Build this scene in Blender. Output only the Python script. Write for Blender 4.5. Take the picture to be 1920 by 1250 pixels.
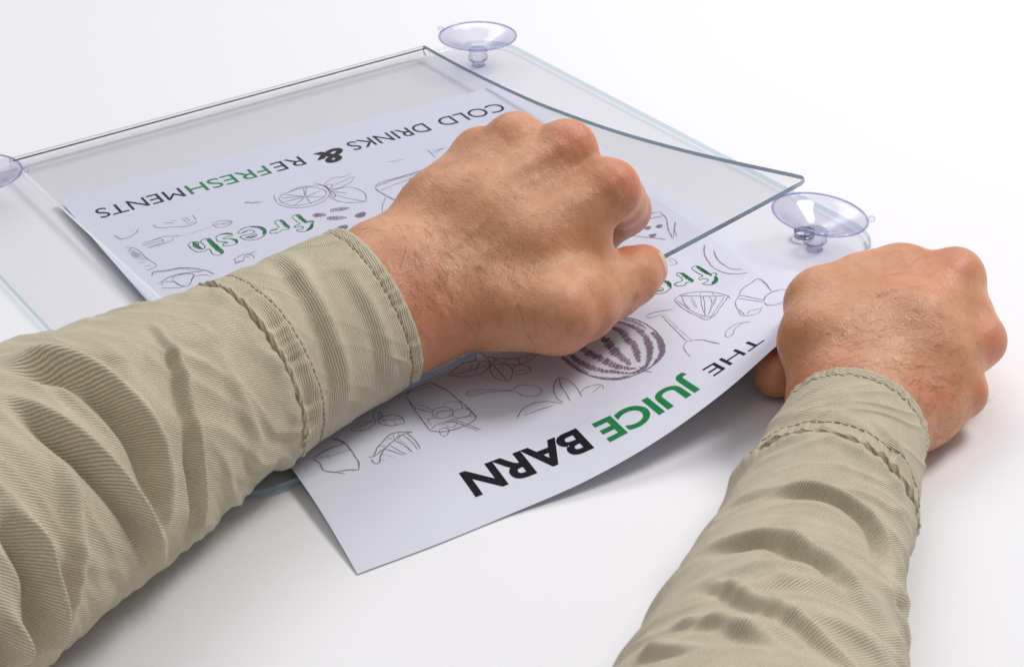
import bpy, bmesh, math, random
import numpy as np
from mathutils import Vector, Matrix, Euler

for o in list(bpy.data.objects):
    bpy.data.objects.remove(o)
SC = bpy.context.scene
COL = SC.collection
S = 0.01                                   # everything below is laid out in centimetres

# ------------------------------------------------------------------ camera
cam = bpy.data.cameras.new('camera'); cam_ob = bpy.data.objects.new('camera', cam); COL.objects.link(cam_ob)
cam_ob.location = (-22.4851 * S, -74.1134 * S, 35.0557 * S)
cam_ob.rotation_euler = (1.0633, 0.0534, -0.5638)
cam.sensor_width = 36.0; cam.sensor_fit = 'HORIZONTAL'; cam.lens = 3733.2129 / 1920 * 36.0
cam.clip_start = 0.02; cam.clip_end = 60.0
cam.dof.use_dof = True; cam.dof.focus_distance = 0.685; cam.dof.aperture_fstop = 40.0
SC.camera = cam_ob

# ------------------------------------------------------------------ light
world = bpy.data.worlds.new('World'); SC.world = world; world.use_nodes = True
bg = world.node_tree.nodes['Background']; bg.inputs[0].default_value = (0.92, 0.92, 1.0, 1); bg.inputs[1].default_value = 0.36

def area(name, loc, target, size, power, col=(1, 1, 1)):
    l = bpy.data.lights.new(name, 'AREA'); l.shape = 'RECTANGLE'; l.size, l.size_y = size; l.energy = power; l.color = col
    o = bpy.data.objects.new(name, l); COL.objects.link(o)
    o.location = Vector(loc) * S
    o.rotation_euler = (Vector(target) - Vector(loc)).to_track_quat('-Z', 'Y').to_euler()
    return o
area('key_softbox', (98, -30, 104), (8, -22, 0), (0.42, 0.42), 12.0, (1.0, 0.975, 0.95))
area('back_softbox', (70, 110, 150), (30, 40, 0), (1.3, 0.9), 15.0, (1.0, 0.99, 1.0))
area('fill_softbox', (-40, -50, 165), (0, -26, 0), (0.9, 0.9), 2.2, (0.97, 0.98, 1.0))

vs = SC.view_settings
vs.view_transform = 'Standard'; vs.look = 'None'; vs.exposure = 0.0; vs.gamma = 1.0; vs.use_curve_mapping = False
cy = SC.cycles
cy.use_denoising = True; cy.max_bounces = 12; cy.transparent_max_bounces = 24; cy.transmission_bounces = 10
cy.caustics_reflective = False; cy.caustics_refractive = False; cy.sample_clamp_indirect = 6.0

# ------------------------------------------------------------------ helpers
def new_obj(name, verts, faces, mats, parent=None, smooth=True, midx=None, uv=None):
    me = bpy.data.meshes.new(name)
    me.from_pydata((np.asarray(verts, float) * S).tolist(), [], [list(map(int, f)) for f in faces] if not isinstance(faces, np.ndarray) else faces.tolist())
    for m in (mats if isinstance(mats, (list, tuple)) else [mats]):
        me.materials.append(m)
    if smooth:
        me.polygons.foreach_set('use_smooth', [True] * len(me.polygons))
    if midx is not None:
        me.polygons.foreach_set('material_index', np.asarray(midx, np.int32))
    if uv is not None:
        L = me.uv_layers.new(name='UVMap'); n = len(me.loops)
        vi = np.empty(n, np.int32); me.loops.foreach_get('vertex_index', vi)
        L.data.foreach_set('uv', np.asarray(uv, np.float32)[vi].ravel())
    me.update()
    o = bpy.data.objects.new(name, me); COL.objects.link(o)
    if parent is not None:
        o.parent = parent
    return o
def empty(name, loc):
    o = bpy.data.objects.new(name, None); COL.objects.link(o); o.empty_display_size = .02
    o.location = Vector(loc) * S
    bpy.context.view_layer.update()
    return o
def adopt(o, parent):
    """parent without moving the mesh"""
    o.parent = parent; o.matrix_parent_inverse = parent.matrix_world.inverted()
    return o
def tag(o, label=None, cat=None, group=None, kind=None):
    if label: o['label'] = label
    if cat: o['category'] = cat
    if group: o['group'] = group
    if kind: o['kind'] = kind
    return o
def attr(o, name, vals):
    a = o.data.attributes.new(name, 'FLOAT', 'POINT'); a.data.foreach_set('value', np.asarray(vals, np.float32))
def grid_faces(nu, nv, wrap=False):
    i, j = np.meshgrid(np.arange(nu - 1), np.arange(nv if wrap else nv - 1), indexing='ij')
    j2 = (j + 1) % nv
    return np.stack([i * nv + j, i * nv + j2, (i + 1) * nv + j2, (i + 1) * nv + j], -1).reshape(-1, 4)

# ------------------------------------------------------------------ materials
def mat(name):
    m = bpy.data.materials.new(name); m.use_nodes = True
    nt = m.node_tree; nt.nodes.clear()
    out = nt.nodes.new('ShaderNodeOutputMaterial')
    return m, nt, out
def N(nt, typ, **kw):
    n = nt.nodes.new(typ)
    for k, v in kw.items():
        if k in n.bl_rna.properties and k not in n.inputs: setattr(n, k, v)
        else: n.inputs[k.replace('_', ' ') if k.replace('_', ' ') in n.inputs else k].default_value = v
    return n
def link(nt, a, b): nt.links.new(a, b)
def principled(name, col, rough=.5, spec=.5, **kw):
    m, nt, out = mat(name)
    b = N(nt, 'ShaderNodeBsdfPrincipled'); b.inputs['Base Color'].default_value = (*col, 1); b.inputs['Roughness'].default_value = rough
    b.inputs['Specular IOR Level'].default_value = spec
    for k, v in kw.items(): b.inputs[k].default_value = v
    link(nt, b.outputs[0], out.inputs[0])
    return m, nt, b

M = {}
# white laminate table
m, nt, b = principled('table_white', (.82, .82, .84), .42, .3)
tc = N(nt, 'ShaderNodeTexCoord'); n1 = N(nt, 'ShaderNodeTexNoise', Scale=5.0, Detail=4.0)
cr = N(nt, 'ShaderNodeMapRange'); cr.inputs['To Min'].default_value = .38; cr.inputs['To Max'].default_value = .48
link(nt, tc.outputs['Object'], n1.inputs['Vector']); link(nt, n1.outputs['Fac'], cr.inputs['Value']); link(nt, cr.outputs[0], b.inputs['Roughness'])
n2 = N(nt, 'ShaderNodeTexNoise', Scale=900.0, Detail=2.0); bp = N(nt, 'ShaderNodeBump', Strength=.03, Distance=.0002)
link(nt, tc.outputs['Object'], n2.inputs['Vector']); link(nt, n2.outputs['Fac'], bp.inputs['Height']); link(nt, bp.outputs[0], b.inputs['Normal'])
M['table'] = m
# printer paper
m, nt, b = principled('paper', (.76, .775, .885), .75, .2)
tc = N(nt, 'ShaderNodeTexCoord'); n2 = N(nt, 'ShaderNodeTexNoise', Scale=260.0, Detail=5.0); bp = N(nt, 'ShaderNodeBump', Strength=.05, Distance=.0003)
link(nt, tc.outputs['Object'], n2.inputs['Vector']); link(nt, n2.outputs['Fac'], bp.inputs['Height']); link(nt, bp.outputs[0], b.inputs['Normal'])
tr = N(nt, 'ShaderNodeBsdfTranslucent'); tr.inputs[0].default_value = (.85, .83, .83, 1); mx = N(nt, 'ShaderNodeMixShader'); mx.inputs[0].default_value = .12
link(nt, b.outputs[0], mx.inputs[1]); link(nt, tr.outputs[0], mx.inputs[2])
link(nt, mx.outputs[0], [n for n in nt.nodes if n.type == 'OUTPUT_MATERIAL'][0].inputs[0])
M['paper'] = m
def ink(name, col, var=0.0):
    m, nt, b = principled(name, col, .7, .12)
    if var:
        tc = N(nt, 'ShaderNodeTexCoord'); n = N(nt, 'ShaderNodeTexNoise', Scale=700.0, Detail=3.0)
        r = N(nt, 'ShaderNodeMix', data_type='RGBA'); r.inputs['A'].default_value = (*col, 1); r.inputs['B'].default_value = (*[min(1, c + var) for c in col], 1)
        mr = N(nt, 'ShaderNodeMapRange'); mr.inputs['From Min'].default_value = .4; mr.inputs['From Max'].default_value = .7
        link(nt, tc.outputs['Object'], n.inputs['Vector']); link(nt, n.outputs['Fac'], mr.inputs['Value']); link(nt, mr.outputs[0], r.inputs['Factor'])
        link(nt, r.outputs['Result'], b.inputs['Base Color'])
    return m
M['ink_black'] = ink('ink_black', (.007, .007, .011), .006)
M['ink_green'] = ink('ink_green', (.003, .20, .052), .02)
M['ink_mauve'] = ink('ink_mauve', (.21, .145, .21), .08)
M['ink_line'] = ink('ink_line', (.22, .175, .25), .10)
M['ink_paper'] = ink('ink_paper', (.76, .775, .885))
# clear acrylic faces: light passes straight through a thin parallel sheet, Fresnel reflection on top
def thin_fresnel(nt, ior):
    """the same Fresnel reflection on both faces of a thin sheet"""
    ge = N(nt, 'ShaderNodeNewGeometry'); mr = N(nt, 'ShaderNodeMapRange'); mr.inputs['To Min'].default_value = ior; mr.inputs['To Max'].default_value = 1 / ior
    link(nt, ge.outputs['Backfacing'], mr.inputs['Value'])
    f = N(nt, 'ShaderNodeFresnel'); link(nt, mr.outputs[0], f.inputs['IOR'])
    return f
def clear(name, tint, gloss_rough=.02, ior=1.49, boost=0.0):
    m, nt, out = mat(name)
    t = N(nt, 'ShaderNodeBsdfTransparent'); t.inputs[0].default_value = (*tint, 1)
    g = N(nt, 'ShaderNodeBsdfGlossy', Roughness=gloss_rough); f = thin_fresnel(nt, ior)
    mx = N(nt, 'ShaderNodeMixShader')
    link(nt, f.outputs[0], mx.inputs[0]); link(nt, t.outputs[0], mx.inputs[1]); link(nt, g.outputs[0], mx.inputs[2]); link(nt, mx.outputs[0], out.inputs[0])
    return m
M['acrylic'] = clear('acrylic', (.984, .984, .989), ior=1.2)
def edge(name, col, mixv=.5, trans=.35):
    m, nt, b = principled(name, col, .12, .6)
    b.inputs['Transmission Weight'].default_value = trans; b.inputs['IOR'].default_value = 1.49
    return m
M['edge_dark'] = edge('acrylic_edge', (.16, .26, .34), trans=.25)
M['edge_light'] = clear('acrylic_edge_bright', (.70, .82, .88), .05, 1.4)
m, nt, b = principled('acrylic_edge_lit', (.90, .91, .97), .15, .6)  # white translucent colour stands in for light piped out at the left flap edge
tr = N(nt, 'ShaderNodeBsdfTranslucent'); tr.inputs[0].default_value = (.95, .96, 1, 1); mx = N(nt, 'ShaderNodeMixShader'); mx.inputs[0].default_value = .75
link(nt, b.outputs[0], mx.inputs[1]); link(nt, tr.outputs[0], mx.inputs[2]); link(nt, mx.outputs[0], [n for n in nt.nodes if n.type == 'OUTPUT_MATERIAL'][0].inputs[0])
M['edge_glow'] = m
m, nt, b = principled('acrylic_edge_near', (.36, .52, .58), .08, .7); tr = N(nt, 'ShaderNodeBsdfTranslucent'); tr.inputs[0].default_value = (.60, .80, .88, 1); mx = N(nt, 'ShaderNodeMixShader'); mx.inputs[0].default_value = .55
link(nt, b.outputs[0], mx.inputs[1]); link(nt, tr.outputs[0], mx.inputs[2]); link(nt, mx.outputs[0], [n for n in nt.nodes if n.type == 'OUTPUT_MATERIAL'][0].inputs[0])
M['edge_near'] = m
M['bend_refraction'] = edge('bend_painted_refraction', (.06, .065, .075), trans=.3)  # dark colour painted in for the dark surroundings refracted in the bend
# soft clear vinyl of the cups
m, nt, out = mat('soft_vinyl')
t = N(nt, 'ShaderNodeBsdfTransparent'); g = N(nt, 'ShaderNodeBsdfGlossy', Roughness=.06); f = thin_fresnel(nt, 1.33)
lw = N(nt, 'ShaderNodeLayerWeight', Blend=.35); mc = N(nt, 'ShaderNodeMix', data_type='RGBA')
mc.inputs['A'].default_value = (.95, .95, .97, 1); mc.inputs['B'].default_value = (.84, .83, .94, 1)
link(nt, lw.outputs['Facing'], mc.inputs['Factor']); link(nt, mc.outputs['Result'], t.inputs[0])
mx = N(nt, 'ShaderNodeMixShader'); link(nt, f.outputs[0], mx.inputs[0]); link(nt, t.outputs[0], mx.inputs[1]); link(nt, g.outputs[0], mx.inputs[2]); link(nt, mx.outputs[0], out.inputs[0])
M['vinyl'] = m
m, nt, out = mat('vinyl_rim')
t = N(nt, 'ShaderNodeBsdfTransparent'); t.inputs[0].default_value = (.80, .78, .95, 1); g = N(nt, 'ShaderNodeBsdfGlossy', Roughness=.08); f = thin_fresnel(nt, 1.35); mx = N(nt, 'ShaderNodeMixShader')
link(nt, f.outputs[0], mx.inputs[0]); link(nt, t.outputs[0], mx.inputs[1]); link(nt, g.outputs[0], mx.inputs[2]); link(nt, mx.outputs[0], out.inputs[0])
M['rim'] = m
m, nt, out = mat('vinyl_peg')
t = N(nt, 'ShaderNodeBsdfTransparent'); g = N(nt, 'ShaderNodeBsdfGlossy', Roughness=.05); f = thin_fresnel(nt, 1.5)
lw = N(nt, 'ShaderNodeLayerWeight', Blend=.45); mc = N(nt, 'ShaderNodeMix', data_type='RGBA'); mc.inputs['A'].default_value = (.97, .97, .985, 1); mc.inputs['B'].default_value = (.66, .67, .82, 1)
link(nt, lw.outputs['Facing'], mc.inputs['Factor']); link(nt, mc.outputs['Result'], t.inputs[0]); mx = N(nt, 'ShaderNodeMixShader')
link(nt, f.outputs[0], mx.inputs[0]); link(nt, t.outputs[0], mx.inputs[1]); link(nt, g.outputs[0], mx.inputs[2]); link(nt, mx.outputs[0], out.inputs[0])
M['peg'] = m
# twill
def twill(name, ang, freq, col):
    m, nt, b = principled(name, col, .92, .15)
    b.inputs['Sheen Weight'].default_value = .25; b.inputs['Sheen Roughness'].default_value = .5
    uvn = N(nt, 'ShaderNodeUVMap', uv_map='UVMap')
    mp = N(nt, 'ShaderNodeMapping'); mp.inputs['Rotation'].default_value = (0, 0, ang)
    link(nt, uvn.outputs[0], mp.inputs['Vector'])
    w = N(nt, 'ShaderNodeTexWave', wave_type='BANDS', bands_direction='X', wave_profile='SIN')
    w.inputs['Scale'].default_value = freq / 20 * 2 * math.pi; w.inputs['Distortion'].default_value = 1.6; w.inputs['Detail'].default_value = 2; w.inputs['Detail Scale'].default_value = 2.2
    link(nt, mp.outputs[0], w.inputs['Vector'])
    nz = N(nt, 'ShaderNodeTexNoise', Scale=17.0, Detail=4.0, Roughness=.75); link(nt, uvn.outputs[0], nz.inputs['Vector'])
    nb = N(nt, 'ShaderNodeTexNoise', Scale=1.1, Detail=3.0); link(nt, uvn.outputs[0], nb.inputs['Vector'])
    add = N(nt, 'ShaderNodeMath', operation='MULTIPLY_ADD'); add.inputs[1].default_value = .55
    link(nt, nz.outputs['Fac'], add.inputs[0]); link(nt, w.outputs['Fac'], add.inputs[2])
    bp = N(nt, 'ShaderNodeBump', Strength=.8, Distance=.00028); link(nt, add.outputs[0], bp.inputs['Height']); link(nt, bp.outputs[0], b.inputs['Normal'])
    mx = N(nt, 'ShaderNodeMix', data_type='RGBA'); mx.inputs['A'].default_value = (col[0]*.42, col[1]*.39, col[2]*.34, 1); mx.inputs['B'].default_value = (col[0]*1.42, col[1]*1.43, col[2]*1.46, 1)
    mm = N(nt, 'ShaderNodeMath', operation='MULTIPLY_ADD'); mm.inputs[1].default_value = .55; 
    m3 = N(nt, 'ShaderNodeMath', operation='MULTIPLY_ADD'); m3.inputs[1].default_value = .45; m3.inputs[2].default_value = -.02
    link(nt, w.outputs['Fac'], mm.inputs[0]); link(nt, nz.outputs['Fac'], m3.inputs[0]); link(nt, m3.outputs[0], mm.inputs[2])
    link(nt, mm.outputs[0], mx.inputs['Factor'])
    m2 = N(nt, 'ShaderNodeMix', data_type='RGBA', blend_type='MULTIPLY'); m2.inputs['Factor'].default_value = .5
    rr = N(nt, 'ShaderNodeMapRange'); rr.inputs['From Min'].default_value = .3; rr.inputs['From Max'].default_value = .7; rr.inputs['To Min'].default_value = .82; rr.inputs['To Max'].default_value = 1.1
    link(nt, nb.outputs['Fac'], rr.inputs['Value']); link(nt, mx.outputs['Result'], m2.inputs['A']); link(nt, rr.outputs[0], m2.inputs['B'])
    link(nt, m2.outputs['Result'], b.inputs['Base Color'])
    return m
KH = (.645, .58, .415)
M['twill'] = twill('khaki_twill', math.radians(62), 15.5, KH)
M['twill_cuff'] = twill('khaki_twill_cuff', math.radians(-8), 14, KH)
M['thread'] = principled('khaki_thread', (.27, .215, .115), .8, .2)[0]
# skin
m, nt, b = principled('skin', (.6, .3, .2), .48, .5)
b.inputs['Subsurface Weight'].default_value = 1.0; b.inputs['Subsurface Radius'].default_value = (.0042, .0014, .0007); b.inputs['Subsurface Scale'].default_value = .38
tc = N(nt, 'ShaderNodeTexCoord')
def noise(scale, detail=4.0, rough=.55):
    n = N(nt, 'ShaderNodeTexNoise', Scale=scale, Detail=detail, Roughness=rough); link(nt, tc.outputs['Object'], n.inputs['Vector']); return n
def rng(src, a, bb, c, d):
    r = N(nt, 'ShaderNodeMapRange'); r.inputs['From Min'].default_value = a; r.inputs['From Max'].default_value = bb; r.inputs['To Min'].default_value = c; r.inputs['To Max'].default_value = d
    link(nt, src, r.inputs['Value']); return r.outputs[0]
def mixc(fac, A, B, blend='MIX'):
    x = N(nt, 'ShaderNodeMix', data_type='RGBA', blend_type=blend)
    if hasattr(fac, 'is_linked'): link(nt, fac, x.inputs['Factor'])
    else: x.inputs['Factor'].default_value = fac
    for s_, v in (('A', A), ('B', B)):
        if isinstance(v, tuple): x.inputs[s_].default_value = (*v, 1)
        else: link(nt, v, x.inputs[s_])
    return x.outputs['Result']
c0 = mixc(rng(noise(45, 5, .6).outputs['Fac'], .38, .62, 0, 1), (.55, .25, .12), (.66, .345, .19))
c1 = mixc(rng(noise(190, 6, .7).outputs['Fac'], .48, .68, 0, .42), c0, (.52, .19, .10))
at = N(nt, 'ShaderNodeAttribute', attribute_name='blush')
c2 = mixc(at.outputs['Fac'], c1, (.63, .20, .12))
av = N(nt, 'ShaderNodeAttribute', attribute_name='vein')
c3 = mixc(av.outputs['Fac'], c2, (.45, .25, .15))
fr = N(nt, 'ShaderNodeTexVoronoi', Scale=260.0); link(nt, tc.outputs['Object'], fr.inputs['Vector'])
frn = noise(60)
fm = N(nt, 'ShaderNodeMath', operation='MULTIPLY'); link(nt, rng(fr.outputs['Distance'], .10, .22, .5, 0), fm.inputs[0]); link(nt, rng(frn.outputs['Fac'], .55, .68, 0, 1), fm.inputs[1])
c4 = mixc(fm.outputs[0], c3, (.36, .15, .08))
link(nt, c4, b.inputs['Base Color'])
v1 = N(nt, 'ShaderNodeTexVoronoi', Scale=1150.0, feature='DISTANCE_TO_EDGE'); 
wp = N(nt, 'ShaderNodeMix', data_type='VECTOR'); wp.inputs['Factor'].default_value = .0015
nv = noise(500, 2); link(nt, tc.outputs['Object'], wp.inputs['A']); link(nt, nv.outputs['Color'], wp.inputs['B']); link(nt, wp.outputs['Result'], v1.inputs['Vector'])
hsum = N(nt, 'ShaderNodeMath', operation='MULTIPLY_ADD'); hsum.inputs[1].default_value = 1.1
link(nt, noise(420, 5, .65).outputs['Fac'], hsum.inputs[0]); link(nt, rng(v1.outputs['Distance'], 0, .22, 0, .6), hsum.inputs[2])
bp = N(nt, 'ShaderNodeBump', Strength=.28, Distance=.0004); link(nt, hsum.outputs[0], bp.inputs['Height'])
bp2 = N(nt, 'ShaderNodeBump', Strength=.38, Distance=.0015); link(nt, noise(130, 4).outputs['Fac'], bp2.inputs['Height']); link(nt, bp2.outputs[0], bp.inputs['Normal'])
mpl = N(nt, 'ShaderNodeMapping'); mpl.inputs['Rotation'].default_value = (.3, .5, .62); mpl.inputs['Scale'].default_value = (420, 120, 420)
link(nt, tc.outputs['Object'], mpl.inputs['Vector']); nl = N(nt, 'ShaderNodeTexNoise', Scale=1.0, Detail=4.0, Roughness=.6, Distortion=.6); link(nt, mpl.outputs[0], nl.inputs['Vector'])
bp3 = N(nt, 'ShaderNodeBump', Strength=.40, Distance=.0006); link(nt, nl.outputs['Fac'], bp3.inputs['Height']); link(nt, bp.outputs[0], bp3.inputs['Normal'])
link(nt, bp3.outputs[0], b.inputs['Normal'])
link(nt, rng(noise(300).outputs['Fac'], .3, .7, .32, .52), b.inputs['Roughness'])
M['skin'] = m
M['nail'] = principled('nail', (.76, .50, .36), .28, .5, **{'Subsurface Weight': .4, 'Subsurface Scale': .002})[0]
M['hair_dark'] = principled('hair_dark', (.075, .042, .022), .45, .4)[0]
M['hair_fair'] = principled('hair_fair', (.55, .40, .24), .4, .5)[0]

# ------------------------------------------------------------------ the table
n = 2
TZ = .58
tv = [(-400, -300, TZ), (400, -300, TZ), (400, 420, TZ), (-400, 420, TZ)]
tb = new_obj('table_top', tv + [(x, y, -4) for x, y, _ in tv], [(0, 1, 2, 3), (7, 6, 5, 4), (0, 4, 5, 1), (1, 5, 6, 2), (2, 6, 7, 3), (3, 7, 4, 0)], M['table'], smooth=False)
tag(tb, 'plain white table top under the sign holder', 'table', kind='structure')

# ------------------------------------------------------------------ paper sheet
PT = -0.06
PE = np.array([[0.0, -2.32, -30.23, 0.63],
               [2.56, 0.24, -30.33, 0.63],
               [5.24, 2.92, -30.34, 0.66],
               [7.88, 5.53, -30.59, 0.95],
               [10.59, 8.18, -30.68, 1.44],
               [13.47, 10.98, -30.44, 2.05],
               [16.67, 14.03, -29.75, 2.67],
               [21.05, 18.35, -28.35, 3.12]])
def smooth_interp(x, xp, fp):
    """cubic (Catmull-Rom) interpolation"""
    x = np.asarray(x, float); xp = np.asarray(xp, float); fp = np.asarray(fp, float)
    m = np.gradient(fp, xp)
    i = np.clip(np.searchsorted(xp, x) - 1, 0, len(xp) - 2)
    h = xp[i + 1] - xp[i]; t = np.clip((x - xp[i]) / h, 0, 1)
    return ((2*t**3 - 3*t**2 + 1) * fp[i] + (t**3 - 2*t**2 + t) * h * m[i]
            + (-2*t**3 + 3*t**2) * fp[i + 1] + (t**3 - t**2) * h * m[i + 1])
def paper_pt(u, v):
    """sheet coordinates in cm (u from the left, v from the far edge) -> world cm"""
    u = np.asarray(u, float); v = np.asarray(v, float)
    c, s = math.cos(PT), math.sin(PT)
    x = u * c + v * s; y = u * s - v * c
    z = np.full_like(x, .95)
    v0 = 23.2 - 1.2 * np.clip((u - 8) / 13, 0, 1)
    w = np.clip((v - v0) / (29.7 - v0), 0, 1)
    fx = u * c + 29.7 * s; fy = u * s - 29.7 * c
    ex, ey, ez = (smooth_interp(u, PE[:, 0], PE[:, k]) for k in (1, 2, 3))
    h = w**1.6
    bow = .06 * np.sin(np.pi * w) * np.clip(1 - u / 9, 0, 1)      # the sheet bridges from panel to table
    return np.stack([x + (ex - fx) * h, y + (ey - fy) * h, z + (ez - .95) * h + bow], -1)

NU, NV = 106, 150
uu, vv = np.meshgrid(np.linspace(0, 21, NU), np.linspace(0, 29.7, NV), indexing='ij')
top = paper_pt(uu, vv).reshape(-1, 3)
def paper_frame(u, v):
    e = .02
    a = paper_pt(u + e, v) - paper_pt(u - e, v); b_ = paper_pt(u, v + e) - paper_pt(u, v - e)
    n_ = np.cross(b_, a); n_ /= np.linalg.norm(n_, axis=-1, keepdims=True)
    return np.where(n_[..., 2:3] < 0, -n_, n_)
nrm = paper_frame(np.clip(uu, .05, 20.95), np.clip(vv, .05, 29.65)).reshape(-1, 3)
bot = top - nrm * .012
fc = grid_faces(NU, NV); nt_ = len(top)
rim = [i * NV for i in range(NU)] + [(NU - 1) * NV + j for j in range(1, NV)] + [i * NV + NV - 1 for i in range(NU - 2, -1, -1)] + [j for j in range(NV - 2, 0, -1)]
side = [(rim[k], rim[(k + 1) % len(rim)], rim[(k + 1) % len(rim)] + nt_, rim[k] + nt_) for k in range(len(rim))]
sheet = new_obj('paper_sheet', np.vstack([top, bot]), np.vstack([fc[:, ::-1], fc + nt_, np.array(side)]), M['paper'])
md = sheet.modifiers.new('crisp_edge', 'EDGE_SPLIT'); md.split_angle = math.radians(45)
tag(sheet, 'white printed drinks poster sheet sliding into the clear holder, its corner lifted by a hand', 'paper sheet')

def on_paper(uv, lift=.008):
    uv = np.asarray(uv, float); u = np.clip(uv[:, 0], .02, 20.98); v = np.clip(uv[:, 1], .02, 29.68)
    return paper_pt(u, v) + paper_frame(np.clip(u, .05, 20.95), np.clip(v, .05, 29.65)) * lift

def text_uv(body, u0, u1, v_base, cap, bold=0.0, shear=0.0):
    """mesh of a word in sheet coordinates: reads towards -u, its top towards +v"""
    cu = bpy.data.curves.new('t', 'FONT'); cu.body = body; cu.size = 1.0; cu.offset = bold; cu.resolution_u = 5; cu.shear = shear
    to = bpy.data.objects.new('t', cu); COL.objects.link(to)
    bpy.context.view_layer.update()
    me = bpy.data.meshes.new_from_object(to.evaluated_get(bpy.context.evaluated_depsgraph_get()))
    bm = bmesh.new(); bm.from_mesh(me)
    bmesh.ops.triangulate(bm, faces=bm.faces)
    xs = [v.co.x for v in bm.verts]; ys = [v.co.y for v in bm.verts]
    x0, x1 = min(xs), max(xs)
    k = abs(u0 - u1) / (x1 - x0); ky = cap / .72
    for v in bm.verts:
        v.co = (u0 - (v.co.x - x0) * k, v_base + v.co.y * ky, 0)
    for _ in range(3):
        es = [e for e in bm.edges if e.calc_length() > .45]
        if not es: break
        bmesh.ops.subdivide_edges(bm, edges=es, cuts=1)
        bmesh.ops.triangulate(bm, faces=[f for f in bm.faces if len(f.verts) > 3])
    V = np.array([v.co[:2] for v in bm.verts]); F = [[v.index for v in f.verts] for f in bm.faces]
    bm.free(); bpy.data.objects.remove(to); bpy.data.meshes.remove(me); bpy.data.curves.remove(cu)
    return V, F
def word(name, body, u0, u1, vb, cap, m_, bold=0.0, lift=.008, label=None, shear=0.0, parent=None):
    V, F = text_uv(body, u0, u1, vb, cap, bold, shear)
    o = new_obj(name, on_paper(V, lift), F, m_, parent or sheet, smooth=False)
    if label: o['label'] = label
    return o

word('printed_word', 'COLD', 19.72, 16.55, 1.80, 1.0, M['ink_black'], .002, label='word COLD in thin dark capitals')
word('printed_word', 'DRINKS', 15.95, 12.2, 1.84, 1.0, M['ink_black'], .002, label='word DRINKS in thin dark capitals')
word('printed_ampersand', '&', 11.85, 10.47, 2.12, 1.32, M['ink_black'], .034, label='fat black ampersand', shear=.25)
word('printed_word', 'RE', 9.98, 8.62, 1.92, 1.0, M['ink_black'], -.002, label='dark letters RE of REFRESHMENTS')
word('printed_word', 'FRESH', 8.38, 4.78, 1.92, 1.0, M['ink_green'], .0, label='green letters FRESH of REFRESHMENTS')
word('printed_word', 'MENTS', 4.55, .87, 1.92, 1.0, M['ink_black'], .0, label='dark letters MENTS of REFRESHMENTS')
word('printed_word', 'THE', 16.45, 13.95, 27.5, .95, M['ink_black'], .0, label='word THE in small dark capitals')
word('printed_word', 'JUICE', 13.42, 9.45, 27.42, 1.2, M['ink_green'], .030, label='word JUICE in bold green capitals')
word('printed_word', 'BARN', 8.92, 4.62, 27.3, 1.22, M['ink_black'], .032, label='word BARN in bold black capitals')

# line drawings: strokes laid on the sheet, (width cm, points in sheet cm)
def resample(p, step):
    p = np.asarray(p, float)
    if len(p) > 2:                                        # smooth the traced corners a little
        t = np.concatenate([[0], np.cumsum(np.maximum(np.linalg.norm(np.diff(p, axis=0), axis=1), 1e-4))])
        k = max(3, int(t[-1] / step)); q = np.linspace(0, t[-1], k)
        return np.stack([smooth_interp(q, t, p[:, 0]), smooth_interp(q, t, p[:, 1])], -1)
    k = max(2, int(np.linalg.norm(p[1] - p[0]) / step)); q = np.linspace(0, 1, k)[:, None]
    return p[0] * (1 - q) + p[1] * q
RNG = np.random.default_rng(4)
def stroke_mesh(strokes, lift=.008):
    VV, FF, base = [], [], 0
    for w, p in strokes:
        q = resample(p, .12); q = q + RNG.normal(0, .006, q.shape)
        d = np.gradient(q, axis=0); d /= np.maximum(np.linalg.norm(d, axis=1, keepdims=True), 1e-6)
        nn = np.stack([-d[:, 1], d[:, 0]], -1)
        ww = w * .52 * (.55 + .6 * RNG.random(len(q))); ww[0] *= .5; ww[-1] *= .5
        v_ = np.empty((2 * len(q), 2)); v_[0::2] = q + nn * ww[:, None]; v_[1::2] = q - nn * ww[:, None]
        for k in range(len(q) - 1):
            FF.append((base + 2*k, base + 2*k + 1, base + 2*k + 3, base + 2*k + 2))
        VV.append(v_); base += len(v_)
    return on_paper(np.vstack(VV), lift), FF
def drawing(label, strokes, m_=None):
    V, F = stroke_mesh(strokes)
    o = new_obj('printed_drawing', V, F, m_ or M['ink_line'], sheet, smooth=False); o['label'] = label
    return o
def scribble(center, half, step=.05, w=.045, ang=1.0, jit=.5):
    """short pen strokes filling a band along a traced line"""
    q = resample(center, step); d = np.gradient(q, axis=0); d /= np.maximum(np.linalg.norm(d, axis=1, keepdims=True), 1e-6)
    nn = np.stack([-d[:, 1], d[:, 0]], -1); out = []
    for k in range(len(q)):
        e = math.sin(math.pi * min(1, max(.12, k / max(1, len(q) - 1)) * .98)) ** .4
        a = nn[k] * ang + d[k] * .45
        h1, h2 = half * e * (1 - jit * RNG.random()), half * e * (1 - jit * RNG.random())
        out.append((w, [q[k] - a * h1, q[k] + a * h2]))
    return out
def blob(c, rx, ry, ang, n=9):
    """a seed: filled with close pen lines"""
    ca, sa = math.cos(ang), math.sin(ang); out = []
    for t in np.linspace(-.85, .85, n):
        h = math.sqrt(1 - t * t) * (1 - .25 * t); out.append((rx * 2 / n * 1.5, [(c[0] + ca * t * rx - sa * h * ry, c[1] + sa * t * rx + ca * h * ry), (c[0] + ca * t * rx + sa * h * ry, c[1] + sa * t * rx - ca * h * ry)]))
    return out
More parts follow.
